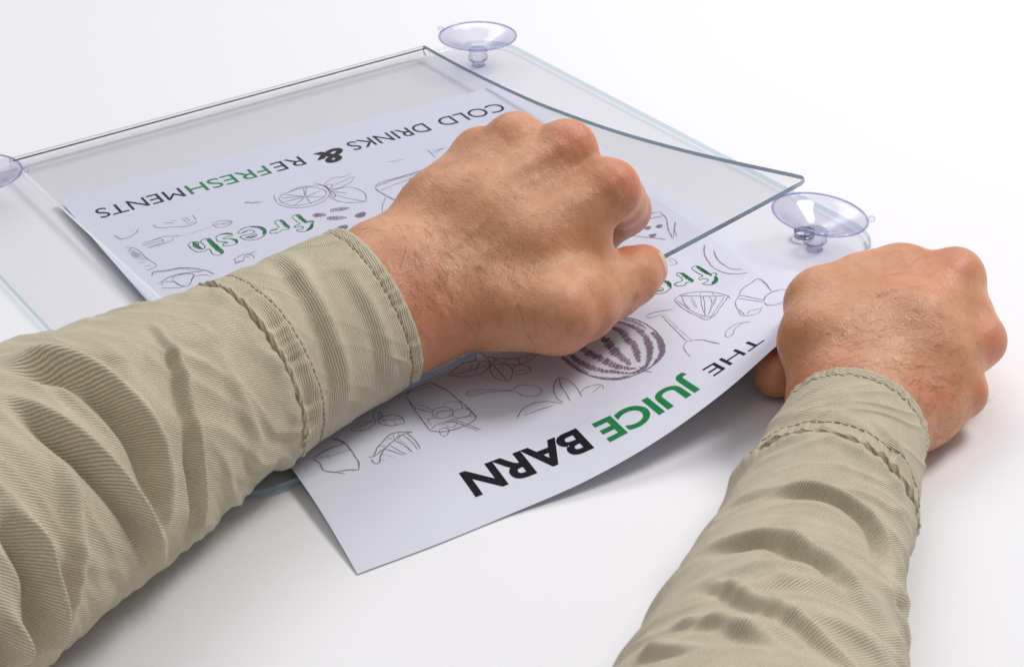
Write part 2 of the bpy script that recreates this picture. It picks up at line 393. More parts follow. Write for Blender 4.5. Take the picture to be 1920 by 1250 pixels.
drawing('orange half with two leaves', [(0.035,[(7.60,4.87),(7.47,5.29),(7.41,5.89),(7.57,6.32),(7.92,6.64),(8.43,6.81),(8.92,6.71),(9.37,6.38),(9.64,5.93),(9.68,5.56),(9.57,5.15),(9.22,5.03),(8.79,4.86),(8.26,4.94)]), (0.035,[(7.62,5.27),(7.57,5.75),(7.78,6.28),(8.27,6.51),(8.87,6.48),(9.32,6.22),(9.49,5.88),(9.42,5.48),(9.17,5.13),(8.75,4.96),(8.22,5.04),(7.84,5.11),(7.64,5.29)]), (0.035,[(8.59,5.89),(8.96,5.05)]), (0.035,[(8.59,5.83),(8.84,5.03)]), (0.035,[(8.59,5.89),(9.34,5.65)]), (0.035,[(8.59,5.89),(9.25,6.30)]), (0.035,[(8.59,5.89),(8.52,6.62)]), (0.035,[(8.57,5.88),(7.91,6.32)]), (0.035,[(8.55,5.87),(7.55,5.80)]), (0.035,[(8.57,5.82),(7.68,5.38)]), (0.035,[(8.57,5.82),(7.94,5.11)]), (0.035,[(9.68,5.23),(9.93,5.01),(10.36,4.84),(10.85,4.99),(11.07,4.80)]), (0.035,[(9.68,5.23),(9.77,5.82),(10.20,5.86),(10.71,5.63),(11.12,5.18)]), (0.035,[(9.96,5.50),(10.59,5.34),(11.08,5.16)]), (0.035,[(9.43,4.78),(9.64,5.33),(9.62,5.98)]), (0.035,[(9.67,5.81),(9.90,5.58),(9.94,5.28),(9.69,5.43),(9.67,5.81)]), (0.035,[(9.69,5.89),(9.68,6.34),(9.53,6.62),(9.52,6.36),(9.68,5.95)]), (0.035,[(9.64,5.93),(10.39,6.00),(10.68,6.46),(10.71,7.08),(10.44,7.72)]), (0.035,[(9.37,6.38),(9.53,7.01),(9.95,7.50),(10.44,7.72)]), (0.035,[(9.72,6.04),(10.14,6.54)]), (0.035,[(9.64,6.32),(9.94,6.98),(10.44,7.72)])])
drawing('melon wedge half hidden by the fist', [(0.05,[(11.34,6.61),(11.59,6.45),(12.44,6.39),(13.82,6.30)]), (0.05,[(11.31,6.72),(11.28,7.16),(11.36,7.67),(11.47,8.38)]), (0.035,[(11.38,7.10),(12.07,6.93),(12.97,6.77)]), (0.035,[(11.34,7.72),(10.64,8.81),(10.38,9.50)]), *scribble([(11.42,6.66),(12.13,6.50),(12.91,6.46),(13.67,6.39)],0.11,.07,.035), *scribble([(11.32,6.92),(11.38,7.74),(11.51,8.29)],0.06,.07,.035), (0.035,[(11.78,7.21),(11.82,7.24)]), (0.035,[(11.87,7.71),(11.89,7.76)]), (0.035,[(11.57,7.55),(11.59,7.61)]), (0.035,[(12.26,7.27),(12.29,7.31)])])
drawing('scattered melon seeds', [*blob((9.26,7.75),0.42,0.17,0.25), *blob((8.81,8.42),0.42,0.17,0.5), *blob((8.35,7.78),0.3,0.18,0.6), *blob((9.75,8.71),0.28,0.2,-0.6), *blob((8.66,9.36),0.26,0.2,-0.5)], M['ink_mauve'])
drawing('small clove with a stem', [*blob((6.39,4.95),0.12,0.06,0.0), (0.035,[(6.45,5.03),(6.96,5.22)]), (0.035,[(6.45,5.09),(6.83,5.29)])])
drawing('banana tip under the text', [(0.035,[(0.83,4.69),(0.85,5.04),(0.95,5.20),(1.19,5.23),(1.55,5.05),(1.84,4.67)]), *scribble([(0.83,4.72),(0.87,5.00),(0.89,5.26)],0.07,.07,.035), (0.035,[(1.46,4.69),(1.59,4.74)])])
drawing('leafy sprig', [(0.035,[(2.39,4.76),(2.45,4.95),(3.08,5.39),(3.55,5.62),(4.03,5.52)]), (0.035,[(2.42,4.73),(2.52,4.65),(2.46,4.91)]), (0.035,[(3.17,4.73),(3.32,4.92)]), (0.035,[(2.82,4.76),(3.21,5.04)]), (0.035,[(3.76,4.78),(3.82,5.22)]), (0.035,[(4.10,4.72),(4.04,5.33)]), (0.035,[(3.62,4.83),(3.68,5.27)]), *scribble([(3.62,5.43),(3.83,5.38),(4.03,5.47)],0.09,.07,.035)])
drawing('fork with a curly handle', [(0.035,[(1.46,6.04),(2.28,6.04)]), (0.035,[(1.44,6.21),(2.27,6.27)]), (0.035,[(1.53,6.47),(2.27,6.46)]), (0.035,[(1.52,6.60),(2.27,6.56),(2.52,6.49),(2.72,6.35)]), (0.035,[(1.87,6.04),(2.48,5.99),(2.73,6.12)]), (0.035,[(2.25,6.11),(2.28,6.33),(2.18,6.40)]), *scribble([(2.64,6.20),(2.86,6.18),(3.03,6.32)],0.10,.07,.035), *scribble([(3.03,6.32),(3.67,6.30),(4.38,6.21)],0.04,.07,.035), *scribble([(4.43,6.10),(4.79,6.25),(5.21,6.25)],0.13,.07,.035), (0.035,[(4.49,5.94),(4.76,5.93),(5.08,6.08),(5.19,6.29),(4.90,6.53),(4.53,6.51),(4.46,6.12)])])
drawing('coconut shell corner', [(0.035,[(0.80,5.95),(1.02,6.16),(1.21,7.45),(1.28,7.87),(1.29,8.24),(1.14,8.36),(0.84,8.38)]), *scribble([(0.86,6.28),(0.94,6.80),(1.01,7.22),(1.16,7.51)],0.22,.07,.035), (0.035,[(0.79,7.62),(1.06,7.67)]), (0.035,[(0.86,8.03),(1.13,8.08)])])
drawing('citrus slice half hidden by the sleeve', [*scribble([(0.97,8.73),(1.42,8.87),(1.92,8.99),(2.33,9.32),(2.69,9.71)],0.10,.07,.035), (0.05,[(0.85,8.96),(1.01,8.67),(1.43,8.83),(1.94,8.92),(2.37,9.22),(2.73,9.69),(2.90,10.21)]), (0.05,[(0.85,9.71),(1.27,9.48),(1.69,9.41),(2.18,9.53),(2.62,9.70)]), (0.035,[(0.87,9.90),(1.08,9.70),(1.34,9.88),(1.49,10.33)]), (0.035,[(1.39,9.74),(1.51,9.51),(1.83,9.51),(2.24,9.75),(2.04,10.10),(1.66,10.53),(1.47,10.27),(1.39,9.74)]), (0.035,[(1.77,10.52),(2.29,9.92),(2.54,10.00),(2.74,10.32)]), (0.035,[(0.82,10.13),(1.07,10.30),(1.40,10.48),(1.60,10.50)])])
drawing('raspberry cluster by the cuff', [*scribble([(4.01,9.50),(4.39,9.30),(4.74,9.36),(5.00,9.26)],0.10,.07,.035), (0.05,[(3.90,9.87),(4.14,9.72),(4.27,9.86)]), (0.035,[(4.04,9.43),(3.96,9.82),(4.30,9.70),(4.47,9.45),(4.56,9.70)]), (0.035,[(4.56,9.33),(4.73,9.54),(4.67,9.87)])])
drawing('round citrus outline beside the lettering', [(0.05,[(19.45,18.76),(19.10,19.25),(18.83,19.89),(18.68,20.59),(18.81,21.14),(19.11,21.44),(19.48,21.56)]), (0.05,[(19.45,19.38),(19.21,19.94),(19.11,20.49),(19.18,21.00),(19.47,21.24)])])
drawing('melon triangle with dark pips', [*scribble([(18.75,15.55),(19.17,15.34),(19.62,15.31)],0.09,.07,.035), (0.05,[(18.71,15.63),(19.58,15.74)]), (0.05,[(19.61,15.36),(19.55,15.83),(19.00,16.94),(18.75,17.62)]), (0.05,[(17.50,16.43),(17.98,16.93),(18.51,17.56)]), *blob((18.47,16.29),0.17,0.13,-0.2), *blob((18.92,16.42),0.17,0.13,-0.6), *blob((18.28,16.95),0.17,0.13,-0.2), *blob((18.04,16.32),0.15,0.1,-0.2), (0.035,[(19.60,16.48),(18.81,17.56)]), (0.035,[(19.62,16.49),(19.20,17.07),(18.97,17.57)]), (0.035,[(17.67,18.87),(17.83,19.04),(17.69,19.50),(17.46,19.39)]), (0.035,[(17.64,19.06),(17.66,19.38)])])
drawing('pineapple crown slice', [(0.035,[(16.04,21.94),(16.29,21.69),(16.64,21.64),(17.26,21.83),(17.69,22.27),(17.83,22.53),(17.81,22.99)]), (0.035,[(16.06,21.91),(16.01,22.53),(16.12,23.52),(16.17,23.96),(16.55,23.85),(17.17,23.32),(17.92,22.67)]), (0.035,[(16.42,21.63),(17.04,22.11),(17.75,22.58)]), (0.035,[(16.49,21.73),(16.24,22.32),(16.21,22.69)]), (0.035,[(16.16,21.89),(16.18,23.11),(16.28,23.69)]), (0.035,[(17.04,22.11),(16.57,22.99),(16.33,23.61)]), (0.035,[(17.13,22.17),(16.36,23.52)]), (0.035,[(17.31,22.30),(17.15,22.69),(16.46,23.62)]), (0.035,[(17.80,22.57),(16.89,23.42),(16.42,23.84)]), *scribble([(16.71,22.03),(16.58,22.36),(16.44,22.82)],0.09,.07,.035), *scribble([(17.48,22.47),(17.23,22.76),(16.87,23.15)],0.07,.07,.035), *scribble([(16.22,23.50),(16.29,23.76),(16.49,23.79)],0.14,.07,.035), (0.035,[(17.23,21.85),(17.04,22.11)]), (0.035,[(17.55,22.08),(17.48,22.37)])])
drawing('sliced flower-shaped fruit by the other fist', [(0.035,[(18.21,22.93),(18.51,22.59),(19.03,22.34),(19.54,22.19),(19.52,22.65),(19.27,23.56)]), (0.035,[(18.21,22.93),(17.76,23.40),(17.51,23.99),(17.37,25.00),(17.72,25.24),(18.24,24.78)]), (0.05,[(18.21,22.93),(18.42,23.43),(18.60,24.10)]), (0.035,[(18.04,23.15),(18.29,23.74),(18.49,24.30)]), *scribble([(19.50,22.26),(19.47,22.73),(19.29,23.49)],0.05,.07,.035), (0.035,[(17.43,24.90),(17.74,24.67),(18.09,24.90)]), (0.035,[(18.52,24.25),(18.95,23.80),(19.38,23.71),(19.67,23.87),(19.62,24.32),(19.23,24.99),(18.78,25.22),(18.44,24.95),(18.51,24.32)]), *scribble([(18.59,24.17),(19.03,23.74),(19.41,23.66),(19.64,23.73)],0.06,.07,.035), *scribble([(18.43,24.60),(18.60,25.19),(18.86,25.45),(19.13,25.30)],0.07,.07,.035), (0.035,[(17.51,24.15),(17.38,24.82)]), (0.035,[(19.56,24.44),(19.67,24.69)])])
drawing('wine glass lying on its side', [(0.035,[(14.58,22.32),(14.76,22.21),(15.36,22.28),(15.67,22.38)]), (0.035,[(14.56,22.36),(14.70,22.46),(15.13,22.46)]), (0.035,[(15.11,22.50),(14.99,23.23),(14.86,24.10),(14.74,24.96)]), *scribble([(15.22,22.53),(15.11,23.20),(15.01,24.03),(14.88,25.06)],0.05,.07,.035), (0.035,[(14.88,25.06),(15.17,25.39),(15.32,25.93),(15.43,26.30)]), (0.05,[(15.19,25.46),(15.42,26.36)]), (0.035,[(14.72,25.01),(14.49,25.21),(14.30,25.60),(14.18,26.23)]), (0.035,[(14.72,25.01),(14.87,25.12)])])
drawing('little curved pod', [(0.035,[(15.97,25.80),(16.24,25.52),(16.78,25.36),(17.15,25.77)]), (0.035,[(15.97,25.80),(15.88,26.07),(15.99,26.18),(16.47,25.72),(16.93,25.52)]), *scribble([(16.11,26.07),(16.30,25.98)],0.05,.07,.035)])
drawing('whole striped watermelon', [(0.07,[(10.91,22.32),(10.72,22.90),(10.64,23.59),(10.71,24.28),(10.91,24.91),(11.14,25.31),(11.56,25.67),(12.06,25.79),(12.68,25.73),(13.23,25.52),(13.65,25.15),(13.97,24.64),(14.21,23.90),(14.31,23.19),(14.27,22.56),(14.08,22.09),(13.84,21.87)]), *scribble([(11.00,22.38),(11.00,22.87),(10.99,23.51),(11.09,24.13),(11.30,24.67),(11.66,25.13),(12.03,25.58)],0.19,.05,.075,.9,.55), *scribble([(11.52,22.41),(11.54,22.91),(11.60,23.51),(11.75,24.07),(11.82,24.47),(11.98,25.01),(12.34,25.39)],0.26,.05,.075,.9,.55), *scribble([(12.31,22.40),(12.52,22.65),(12.48,23.25),(12.38,23.87),(12.36,24.45),(12.34,25.03)],0.27,.05,.075,.9,.55), *scribble([(13.04,22.06),(13.24,22.42),(13.29,22.85),(13.17,23.41),(13.11,23.98),(12.90,24.55),(12.67,25.09)],0.22,.05,.075,.9,.55), *scribble([(13.55,22.01),(13.76,22.44),(13.87,22.86),(13.82,23.43),(13.64,24.06),(13.33,24.69),(12.97,25.26),(12.61,25.66)],0.19,.05,.075,.9,.55), *scribble([(14.15,23.45),(14.06,24.03),(13.85,24.66),(13.55,25.18),(13.19,25.48),(12.87,25.67)],0.17,.05,.075,.9,.55), *scribble([(13.83,21.97),(14.08,22.43),(14.13,23.05)],0.10,.05,.075,.9,.55), *scribble([(10.74,23.13),(10.72,23.97),(10.87,24.61)],0.12,.05,.075,.9,.55), *scribble([(10.94,24.94),(11.44,25.51),(11.96,25.69)],0.09,.05,.075,.9,.55), (0.05,[(12.49,25.41),(12.49,25.78),(12.64,26.07)]), *scribble([(12.06,25.61),(12.35,25.65),(12.67,25.46)],0.14,.05,.075,.9,.55)], M['ink_mauve'])
drawing('sprig of mint leaves', [(0.035,[(6.83,22.00),(7.23,21.75),(7.68,21.57),(8.10,21.66),(8.41,22.02),(8.18,22.35),(7.82,22.53),(7.39,22.48),(7.06,22.25),(6.83,22.00)]), (0.035,[(6.87,22.01),(7.41,22.11),(7.94,22.13),(8.37,22.09)]), (0.035,[(7.27,22.02),(7.55,21.82)]), (0.035,[(7.58,22.13),(7.90,21.77)]), (0.035,[(7.83,22.16),(8.14,21.83)]), (0.035,[(7.30,22.13),(7.34,22.40)]), (0.035,[(7.78,22.17),(7.77,22.45)]), (0.035,[(8.46,22.10),(8.20,22.45),(8.09,22.95),(8.17,23.29),(8.32,23.52),(8.64,23.22),(8.84,22.89),(8.81,22.53),(8.58,22.28),(8.46,22.10)]), (0.035,[(8.45,22.14),(8.40,22.78),(8.34,23.49)]), (0.035,[(8.38,22.57),(8.64,22.51)]), (0.035,[(8.38,22.82),(8.68,22.78)]), (0.035,[(8.35,23.13),(8.63,23.12)]), (0.035,[(8.38,22.48),(8.17,22.72)]), (0.035,[(8.37,22.76),(8.17,23.00)]), (0.035,[(8.86,22.85),(9.17,22.72),(9.36,22.95),(9.28,23.38),(8.96,23.34),(8.71,23.22)]), (0.035,[(8.75,23.11),(9.09,23.10),(9.27,23.35)]), (0.035,[(7.64,21.05),(7.90,20.99),(8.14,21.15),(8.15,21.55),(7.84,21.63),(7.60,21.47),(7.64,21.05)]), (0.035,[(7.65,21.11),(7.88,21.37),(8.10,21.56)]), (0.035,[(8.15,21.55),(8.32,21.07),(8.50,20.90),(8.55,21.23),(8.53,21.71)]), (0.035,[(8.49,21.09),(8.46,21.76)]), (0.035,[(8.69,21.92),(8.82,22.44),(9.25,22.73),(9.76,22.64),(10.01,22.52),(10.22,22.32)]), (0.035,[(8.76,21.87),(9.16,22.23),(9.99,22.41)]), (0.035,[(8.99,22.12),(8.87,22.43)]), (0.035,[(9.37,22.28),(9.24,22.68)]), (0.035,[(9.69,22.35),(9.62,22.65)]), (0.035,[(8.47,21.77),(8.62,21.67),(8.70,21.82),(8.60,22.05),(8.46,22.00),(8.47,21.77)])])
drawing('teaspoon', [(0.035,[(6.77,23.41),(6.94,23.34),(7.24,23.44),(7.84,23.83),(8.21,24.05),(8.49,23.95),(8.80,24.06),(9.01,24.33),(8.99,24.67),(8.78,24.84),(8.57,24.80),(8.33,24.59),(8.24,24.25),(8.12,24.13),(7.65,23.85),(7.28,23.70),(7.01,23.71),(6.80,23.60),(6.77,23.41)]), *scribble([(6.82,23.48),(7.05,23.55),(7.31,23.65)],0.07,.07,.035), *scribble([(8.25,24.28),(8.34,24.57),(8.58,24.79)],0.03,.07,.035)])
drawing('banana and leaf outline', [(0.035,[(7.55,25.64),(7.82,25.38),(8.23,25.19),(8.76,25.29),(9.07,25.54),(9.22,25.77)]), (0.035,[(7.81,25.65),(8.22,25.63),(8.66,25.64),(8.91,25.68)]), (0.035,[(9.91,24.22),(9.60,24.51),(9.33,24.95),(9.22,25.39),(9.27,25.72)]), (0.035,[(9.90,24.26),(9.69,24.84),(9.61,25.32),(9.51,25.77)]), (0.035,[(9.91,24.22),(10.07,24.56),(10.10,25.09),(10.03,25.54),(9.97,25.77)]), (0.035,[(10.03,25.54),(10.35,25.38),(10.66,25.40),(10.88,25.55),(10.78,25.84)]), (0.035,[(10.35,25.79),(10.82,25.61)]), (0.035,[(7.94,25.45),(7.96,25.48)]), (0.035,[(8.18,25.37),(8.21,25.38)]), (0.035,[(8.58,25.42),(8.60,25.43)])])
drawing('tilted glass of ice with a straw', [(0.05,[(5.04,22.34),(5.16,22.23),(5.60,22.15),(6.13,22.16),(6.16,22.32),(6.30,22.77),(6.35,23.44),(6.42,24.18),(6.42,24.91)]), (0.05,[(4.99,22.44),(4.90,23.11),(4.81,23.83),(4.78,24.30),(4.77,24.81)]), (0.035,[(5.13,22.30),(6.10,22.30)]), (0.05,[(4.77,24.81),(4.98,25.00),(5.31,25.12),(5.72,25.14),(6.16,25.06),(6.41,24.94)]), (0.035,[(4.80,24.75),(5.03,24.61),(5.39,24.59),(5.84,24.63),(6.24,24.71),(6.41,24.90)]), (0.035,[(4.94,23.17),(5.02,23.17),(5.36,23.76)]), (0.035,[(4.92,23.21),(4.93,23.32),(5.27,23.83)]), (0.035,[(5.25,23.86),(5.48,23.71),(5.78,23.79),(5.91,24.11),(5.77,24.35),(5.49,24.38),(5.23,24.22),(5.25,23.86)]), (0.035,[(5.28,24.20),(5.42,23.96),(5.89,24.10)]), (0.035,[(5.76,23.76),(5.89,23.58),(6.14,23.61),(6.32,23.86),(6.26,24.20)]), (0.035,[(5.85,24.23),(6.04,24.15),(6.31,24.23),(6.41,24.50),(6.25,24.68),(5.93,24.64),(5.78,24.51),(5.85,24.23)]), (0.035,[(4.91,24.30),(5.08,24.16),(5.26,24.24)]), (0.035,[(4.87,24.07),(5.00,24.11),(4.89,24.37)]), (0.035,[(4.92,24.31),(4.93,24.55)]), (0.035,[(5.70,24.58),(6.23,25.60)]), (0.035,[(5.62,24.65),(6.12,25.61)]), *scribble([(5.17,24.70),(5.31,24.66),(5.37,24.82)],0.10,.07,.035), (0.035,[(5.02,24.91),(4.97,25.11),(5.03,25.33),(5.23,25.19),(5.33,25.02),(5.21,24.87),(5.02,24.91)]), (0.035,[(5.36,24.65),(5.60,24.68),(5.71,24.91),(5.49,25.00),(5.31,24.86)])])
drawing('basil leaves beside the cuff', [(0.035,[(2.53,23.40),(2.64,23.23),(2.93,23.12),(3.19,23.18),(3.46,23.30),(3.25,23.53),(2.99,23.61),(2.73,23.55),(2.53,23.40)]), (0.035,[(2.55,23.40),(3.00,23.29),(3.46,23.30)]), (0.035,[(2.91,23.32),(2.78,23.51)]), (0.035,[(3.15,23.27),(2.93,23.54)]), (0.035,[(3.48,23.27),(3.52,22.99),(3.64,22.85),(3.81,22.84),(3.81,23.07),(3.67,23.25),(3.52,23.26)]), (0.035,[(3.56,23.25),(3.79,22.91)]), (0.035,[(3.52,23.34),(3.81,23.19),(4.11,23.26),(4.27,23.53),(4.21,23.93),(3.94,23.93),(3.65,23.75),(3.51,23.51),(3.52,23.34)]), (0.035,[(3.55,23.34),(3.94,23.54),(4.29,23.69)]), (0.035,[(3.70,23.42),(3.69,23.74)]), (0.035,[(3.97,23.56),(3.95,23.89)])])
drawing('pie slice with crimped crust', [(0.05,[(2.40,25.09),(2.59,25.13),(2.87,24.98),(3.03,24.94)]), (0.05,[(2.61,25.08),(2.88,24.73),(3.14,24.56),(3.46,24.32),(3.69,24.29),(3.94,24.38),(4.21,24.55)]), (0.05,[(2.44,25.22),(2.41,25.45),(2.48,25.54),(2.83,25.14),(3.24,24.81),(3.52,24.66),(3.95,24.52),(4.20,24.57)]), (0.035,[(2.92,24.72),(3.09,24.73),(3.02,24.97)]), (0.035,[(3.24,24.56),(3.46,24.49),(3.49,24.57)]), (0.035,[(3.60,24.37),(3.55,24.61)]), (0.035,[(3.78,24.35),(3.76,24.54)]), (0.035,[(2.59,24.94),(2.66,24.94),(2.53,25.15)]), *scribble([(3.63,24.62),(3.68,24.94),(3.74,25.29)],0.09,.07,.035), (0.035,[(3.51,24.68),(3.67,25.12),(3.76,25.55)]), (0.035,[(3.87,24.54),(3.96,24.98),(3.95,25.53)]), (0.035,[(4.02,24.53),(4.09,24.93),(4.06,25.53)]), *scribble([(2.82,25.17),(2.99,25.34),(3.15,25.55)],0.06,.07,.035), (0.035,[(3.05,24.98),(3.25,25.25),(3.43,25.57)]), (0.035,[(3.26,24.83),(3.38,25.21),(3.53,25.57)]), (0.035,[(2.66,25.41),(2.76,25.51)])])
drawing('jam basket with corded rim', [*scribble([(0.85,24.19),(1.15,24.38),(1.57,24.40),(2.06,24.40)],0.09,.07,.035), (0.05,[(1.78,23.51),(1.92,23.60),(2.04,23.96),(2.05,24.43),(2.03,24.87),(1.96,25.31),(1.84,25.54)]), (0.05,[(1.84,25.54),(1.50,25.36),(1.15,25.28),(0.94,25.13),(0.84,24.95),(0.89,24.63),(0.81,24.27)]), *scribble([(0.88,24.44),(0.87,24.75),(0.85,25.01)],0.05,.07,.035), (0.035,[(0.89,24.18),(1.46,24.00),(1.99,23.99)]), (0.035,[(1.82,23.57),(2.02,24.01)]), (0.035,[(1.13,25.26),(1.39,25.53)])])
drawing('cup outline showing past the fist', [(0.035,[(14.81,4.53),(14.81,5.01),(15.47,4.80)]), (0.035,[(14.87,4.80),(15.58,4.82)]), (0.035,[(14.75,4.97),(14.73,5.48)]), (0.035,[(12.91,4.70),(13.24,4.83),(13.53,4.83)])])
drawing('green outlined word fresh beside the left cuff', [(0.045,[(2.95,7.25),(3.10,7.09),(3.34,7.14),(3.26,7.82),(3.32,7.93),(3.44,7.82),(3.48,7.51),(3.47,7.24),(3.56,7.15),(3.81,7.14),(3.84,7.91),(3.86,8.69),(3.66,8.81),(3.53,8.69),(3.47,8.04),(3.33,8.13),(3.13,8.12),(3.01,7.95),(2.95,7.56),(2.95,7.25)]), (0.045,[(4.09,7.32),(4.19,7.16),(4.43,7.09),(4.68,7.17),(4.79,7.31),(4.67,7.50),(4.48,7.44),(4.30,7.51),(4.56,7.69),(4.72,7.92),(4.71,8.11),(4.55,8.26),(4.33,8.26),(4.09,8.05),(4.19,7.93),(4.36,7.97),(4.26,7.83),(4.07,7.62),(4.09,7.32)]), (0.045,[(4.97,7.43),(5.12,7.22),(5.41,7.11),(5.73,7.16),(5.99,7.42),(6.04,7.75),(5.91,8.06),(5.63,8.29),(5.33,8.35),(5.10,8.24),(4.97,7.97),(4.93,7.75),(5.22,7.74),(5.59,7.71),(5.60,7.56),(5.45,7.38),(5.16,7.49),(4.97,7.43)]), (0.045,[(5.10,7.95),(5.33,7.92),(5.58,7.90),(5.55,8.04),(5.34,8.12),(5.17,8.07),(5.10,7.95)]), (0.045,[(6.05,8.07),(6.18,7.93),(6.42,7.94),(6.55,7.87),(6.58,7.66),(6.60,7.35),(6.69,7.25),(6.91,7.29),(6.91,7.69),(6.91,8.12),(6.78,8.27),(6.59,8.14),(6.45,8.24),(6.20,8.26),(6.06,8.16),(6.05,8.07)]), (0.045,[(7.35,7.32),(7.44,7.22),(7.68,7.23),(7.67,7.66),(7.67,8.06),(7.87,8.00),(7.92,8.16),(7.84,8.31),(7.77,8.29),(7.72,8.54),(7.49,8.77),(7.24,8.79),(7.03,8.62),(7.03,8.49),(7.28,8.55),(7.37,8.41),(7.30,8.28),(7.08,8.29),(7.08,8.16),(7.35,8.08),(7.35,7.68),(7.35,7.32)]), *scribble([(3.79,7.23),(3.81,7.90),(3.82,8.70)],0.13,.045,.09,1.0,.2), *scribble([(3.22,7.16),(3.21,7.67),(3.30,7.90)],0.12,.045,.09,1.0,.2), *scribble([(4.37,7.11),(4.59,7.17),(4.76,7.36)],0.07,.045,.09,1.0,.2), *scribble([(4.57,7.74),(4.69,7.98),(4.64,8.17)],0.08,.045,.09,1.0,.2), *scribble([(4.20,7.92),(4.36,7.96)],0.05,.045,.09,1.0,.2), *scribble([(5.64,7.14),(5.94,7.48),(5.95,7.81),(5.80,8.10)],0.09,.045,.09,1.0,.2), *scribble([(5.13,7.96),(5.27,8.06),(5.47,8.02)],0.06,.045,.09,1.0,.2), *scribble([(5.19,7.47),(5.41,7.41)],0.05,.045,.09,1.0,.2), *scribble([(6.86,7.33),(6.87,7.70),(6.86,8.13)],0.10,.045,.09,1.0,.2), *scribble([(6.21,7.95),(6.44,7.97)],0.06,.045,.09,1.0,.2), *scribble([(7.61,7.26),(7.62,7.71),(7.64,8.12)],0.10,.045,.09,1.0,.2), *scribble([(7.69,8.12),(7.88,8.18)],0.07,.045,.09,1.0,.2), *scribble([(7.77,8.37),(7.61,8.62),(7.38,8.78)],0.09,.045,.09,1.0,.2)], M['ink_green'])
drawing('green outlined word fresh beside the thumb', [(0.045,[(17.98,20.11),(18.12,20.00),(18.26,20.05),(18.28,20.47),(18.30,20.88),(18.48,20.86),(18.49,21.01),(18.37,21.13),(18.27,21.41),(17.96,21.59),(17.74,21.53),(17.63,21.35),(17.84,21.31),(17.99,21.21),(17.93,21.03),(17.74,21.04),(17.75,20.90),(17.98,20.86),(17.95,20.49),(17.98,20.11)]), (0.045,[(17.24,20.20),(17.35,20.13),(17.48,20.17),(17.49,20.57),(17.50,20.97),(17.39,21.04),(17.28,20.92),(17.06,21.06),(16.82,21.01),(16.75,20.85),(17.01,20.73),(17.12,20.76),(17.23,20.63),(17.24,20.20)]), (0.045,[(15.67,20.83),(15.82,21.06),(16.12,21.14),(16.46,20.99),(16.64,20.77),(16.70,20.44),(16.53,20.22),(16.30,20.19),(16.04,20.36),(16.32,20.55),(15.86,20.72),(15.67,20.83)]), (0.045,[(15.85,20.80),(16.07,20.76),(16.27,20.76),(16.22,20.92),(16.01,20.96),(15.85,20.80)]), *scribble([(18.22,20.09),(18.24,20.54),(18.27,20.99)],0.10,.045,.09,1.0,.2), *scribble([(18.33,21.17),(18.15,21.43),(17.91,21.57)],0.08,.045,.09,1.0,.2), *scribble([(17.45,20.22),(17.45,20.59),(17.45,20.99)],0.10,.045,.09,1.0,.2), *scribble([(16.51,20.25),(16.64,20.53),(16.53,20.89)],0.09,.045,.09,1.0,.2), *scribble([(15.88,20.81),(16.10,20.89)],0.06,.045,.09,1.0,.2)], M['ink_green'])

# ------------------------------------------------------------------ clear sign holder
holder = empty('sign_holder', (10, -10, 0))
def rounded_rect(x0, x1, y0, y1, r, k=10):
    pts = []
    for cx, cy_, a0 in ((x1 - r, y1 - r, 0), (x0 + r, y1 - r, 90), (x0 + r, y0 + r, 180), (x1 - r, y0 + r, 270)):
        for t in range(k + 1):
            a = math.radians(a0 + 90 * t / k); pts.append((cx + r * math.cos(a), cy_ + r * math.sin(a)))
    return pts
BX0, BX1, BY0, BY1 = -4.36, 24.06, -24.55, 4.75
rr = rounded_rect(BX0, BX1, BY0, BY1, 2.3); nr = len(rr); ins = .035
skew_near = lambda q: [(x, y + (-.45 + .85 * (x - BX0) / (BX1 - BX0) if y < -15 else 0)) for x, y in q]
rr = skew_near(rr)
rr2 = rounded_rect(BX0 + ins, BX1 - ins, BY0 + ins, BY1 - ins, 2.3 - ins)
rr2 = skew_near(rr2)
z0, z1 = .68, .90
bv = [(x, y, z1) for x, y in rr2] + [(x, y, z1 - ins) for x, y in rr] + [(x, y, z0 + ins) for x, y in rr] + [(x, y, z0) for x, y in rr2]
bf = [list(range(nr)), [3 * nr + i for i in range(nr)][::-1]]; bi = [0, 0]
for k in range(3):
    for i in range(nr):
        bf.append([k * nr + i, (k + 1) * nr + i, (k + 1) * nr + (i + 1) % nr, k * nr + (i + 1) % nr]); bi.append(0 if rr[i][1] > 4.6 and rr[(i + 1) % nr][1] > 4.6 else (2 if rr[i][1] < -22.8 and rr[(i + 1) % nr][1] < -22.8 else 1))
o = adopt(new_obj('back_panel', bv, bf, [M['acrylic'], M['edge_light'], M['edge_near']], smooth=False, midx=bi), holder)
o['label'] = 'clear rounded back panel lying on the table'
# front flap, bent over at the far edge, lifted at its near right corner
FX0, FX1, FY = -.35, 20.28, 4.95
LY = np.array([4.96, 1.72, -2.03, -5.16, -7.7, -10.93, -15.05, -17.83, -19.5, -21.7, -22.94, -23.48]); LZ = np.array([0, .01, .13, .31, .56, .95, 1.6, 2.11, 2.44, 2.89, 3.14, 3.24])
def flap_top(x, y):
    g = np.clip((x - FX0) / (FX1 - FX0), 0, 1) ** 1.25
    rear = .12 * np.clip((2 - x) / 4, 0, 1) * 0
    return 1.24 + smooth_interp(-y, -LY, LZ) * (.10 + .90 * g) + rear
TH = .17
FN, FM = 60, 90
xs = np.linspace(FX0, FX1, FN); ys = np.linspace(FY - .3, -23.48, FM)
cr_ = .34                                               # rounded near corners
V, F, I = [], [], []
def flap_xy(i, j):
    x, y = xs[i], ys[j]
    return x, y
X, Y = np.meshgrid(xs, ys, indexing='ij')
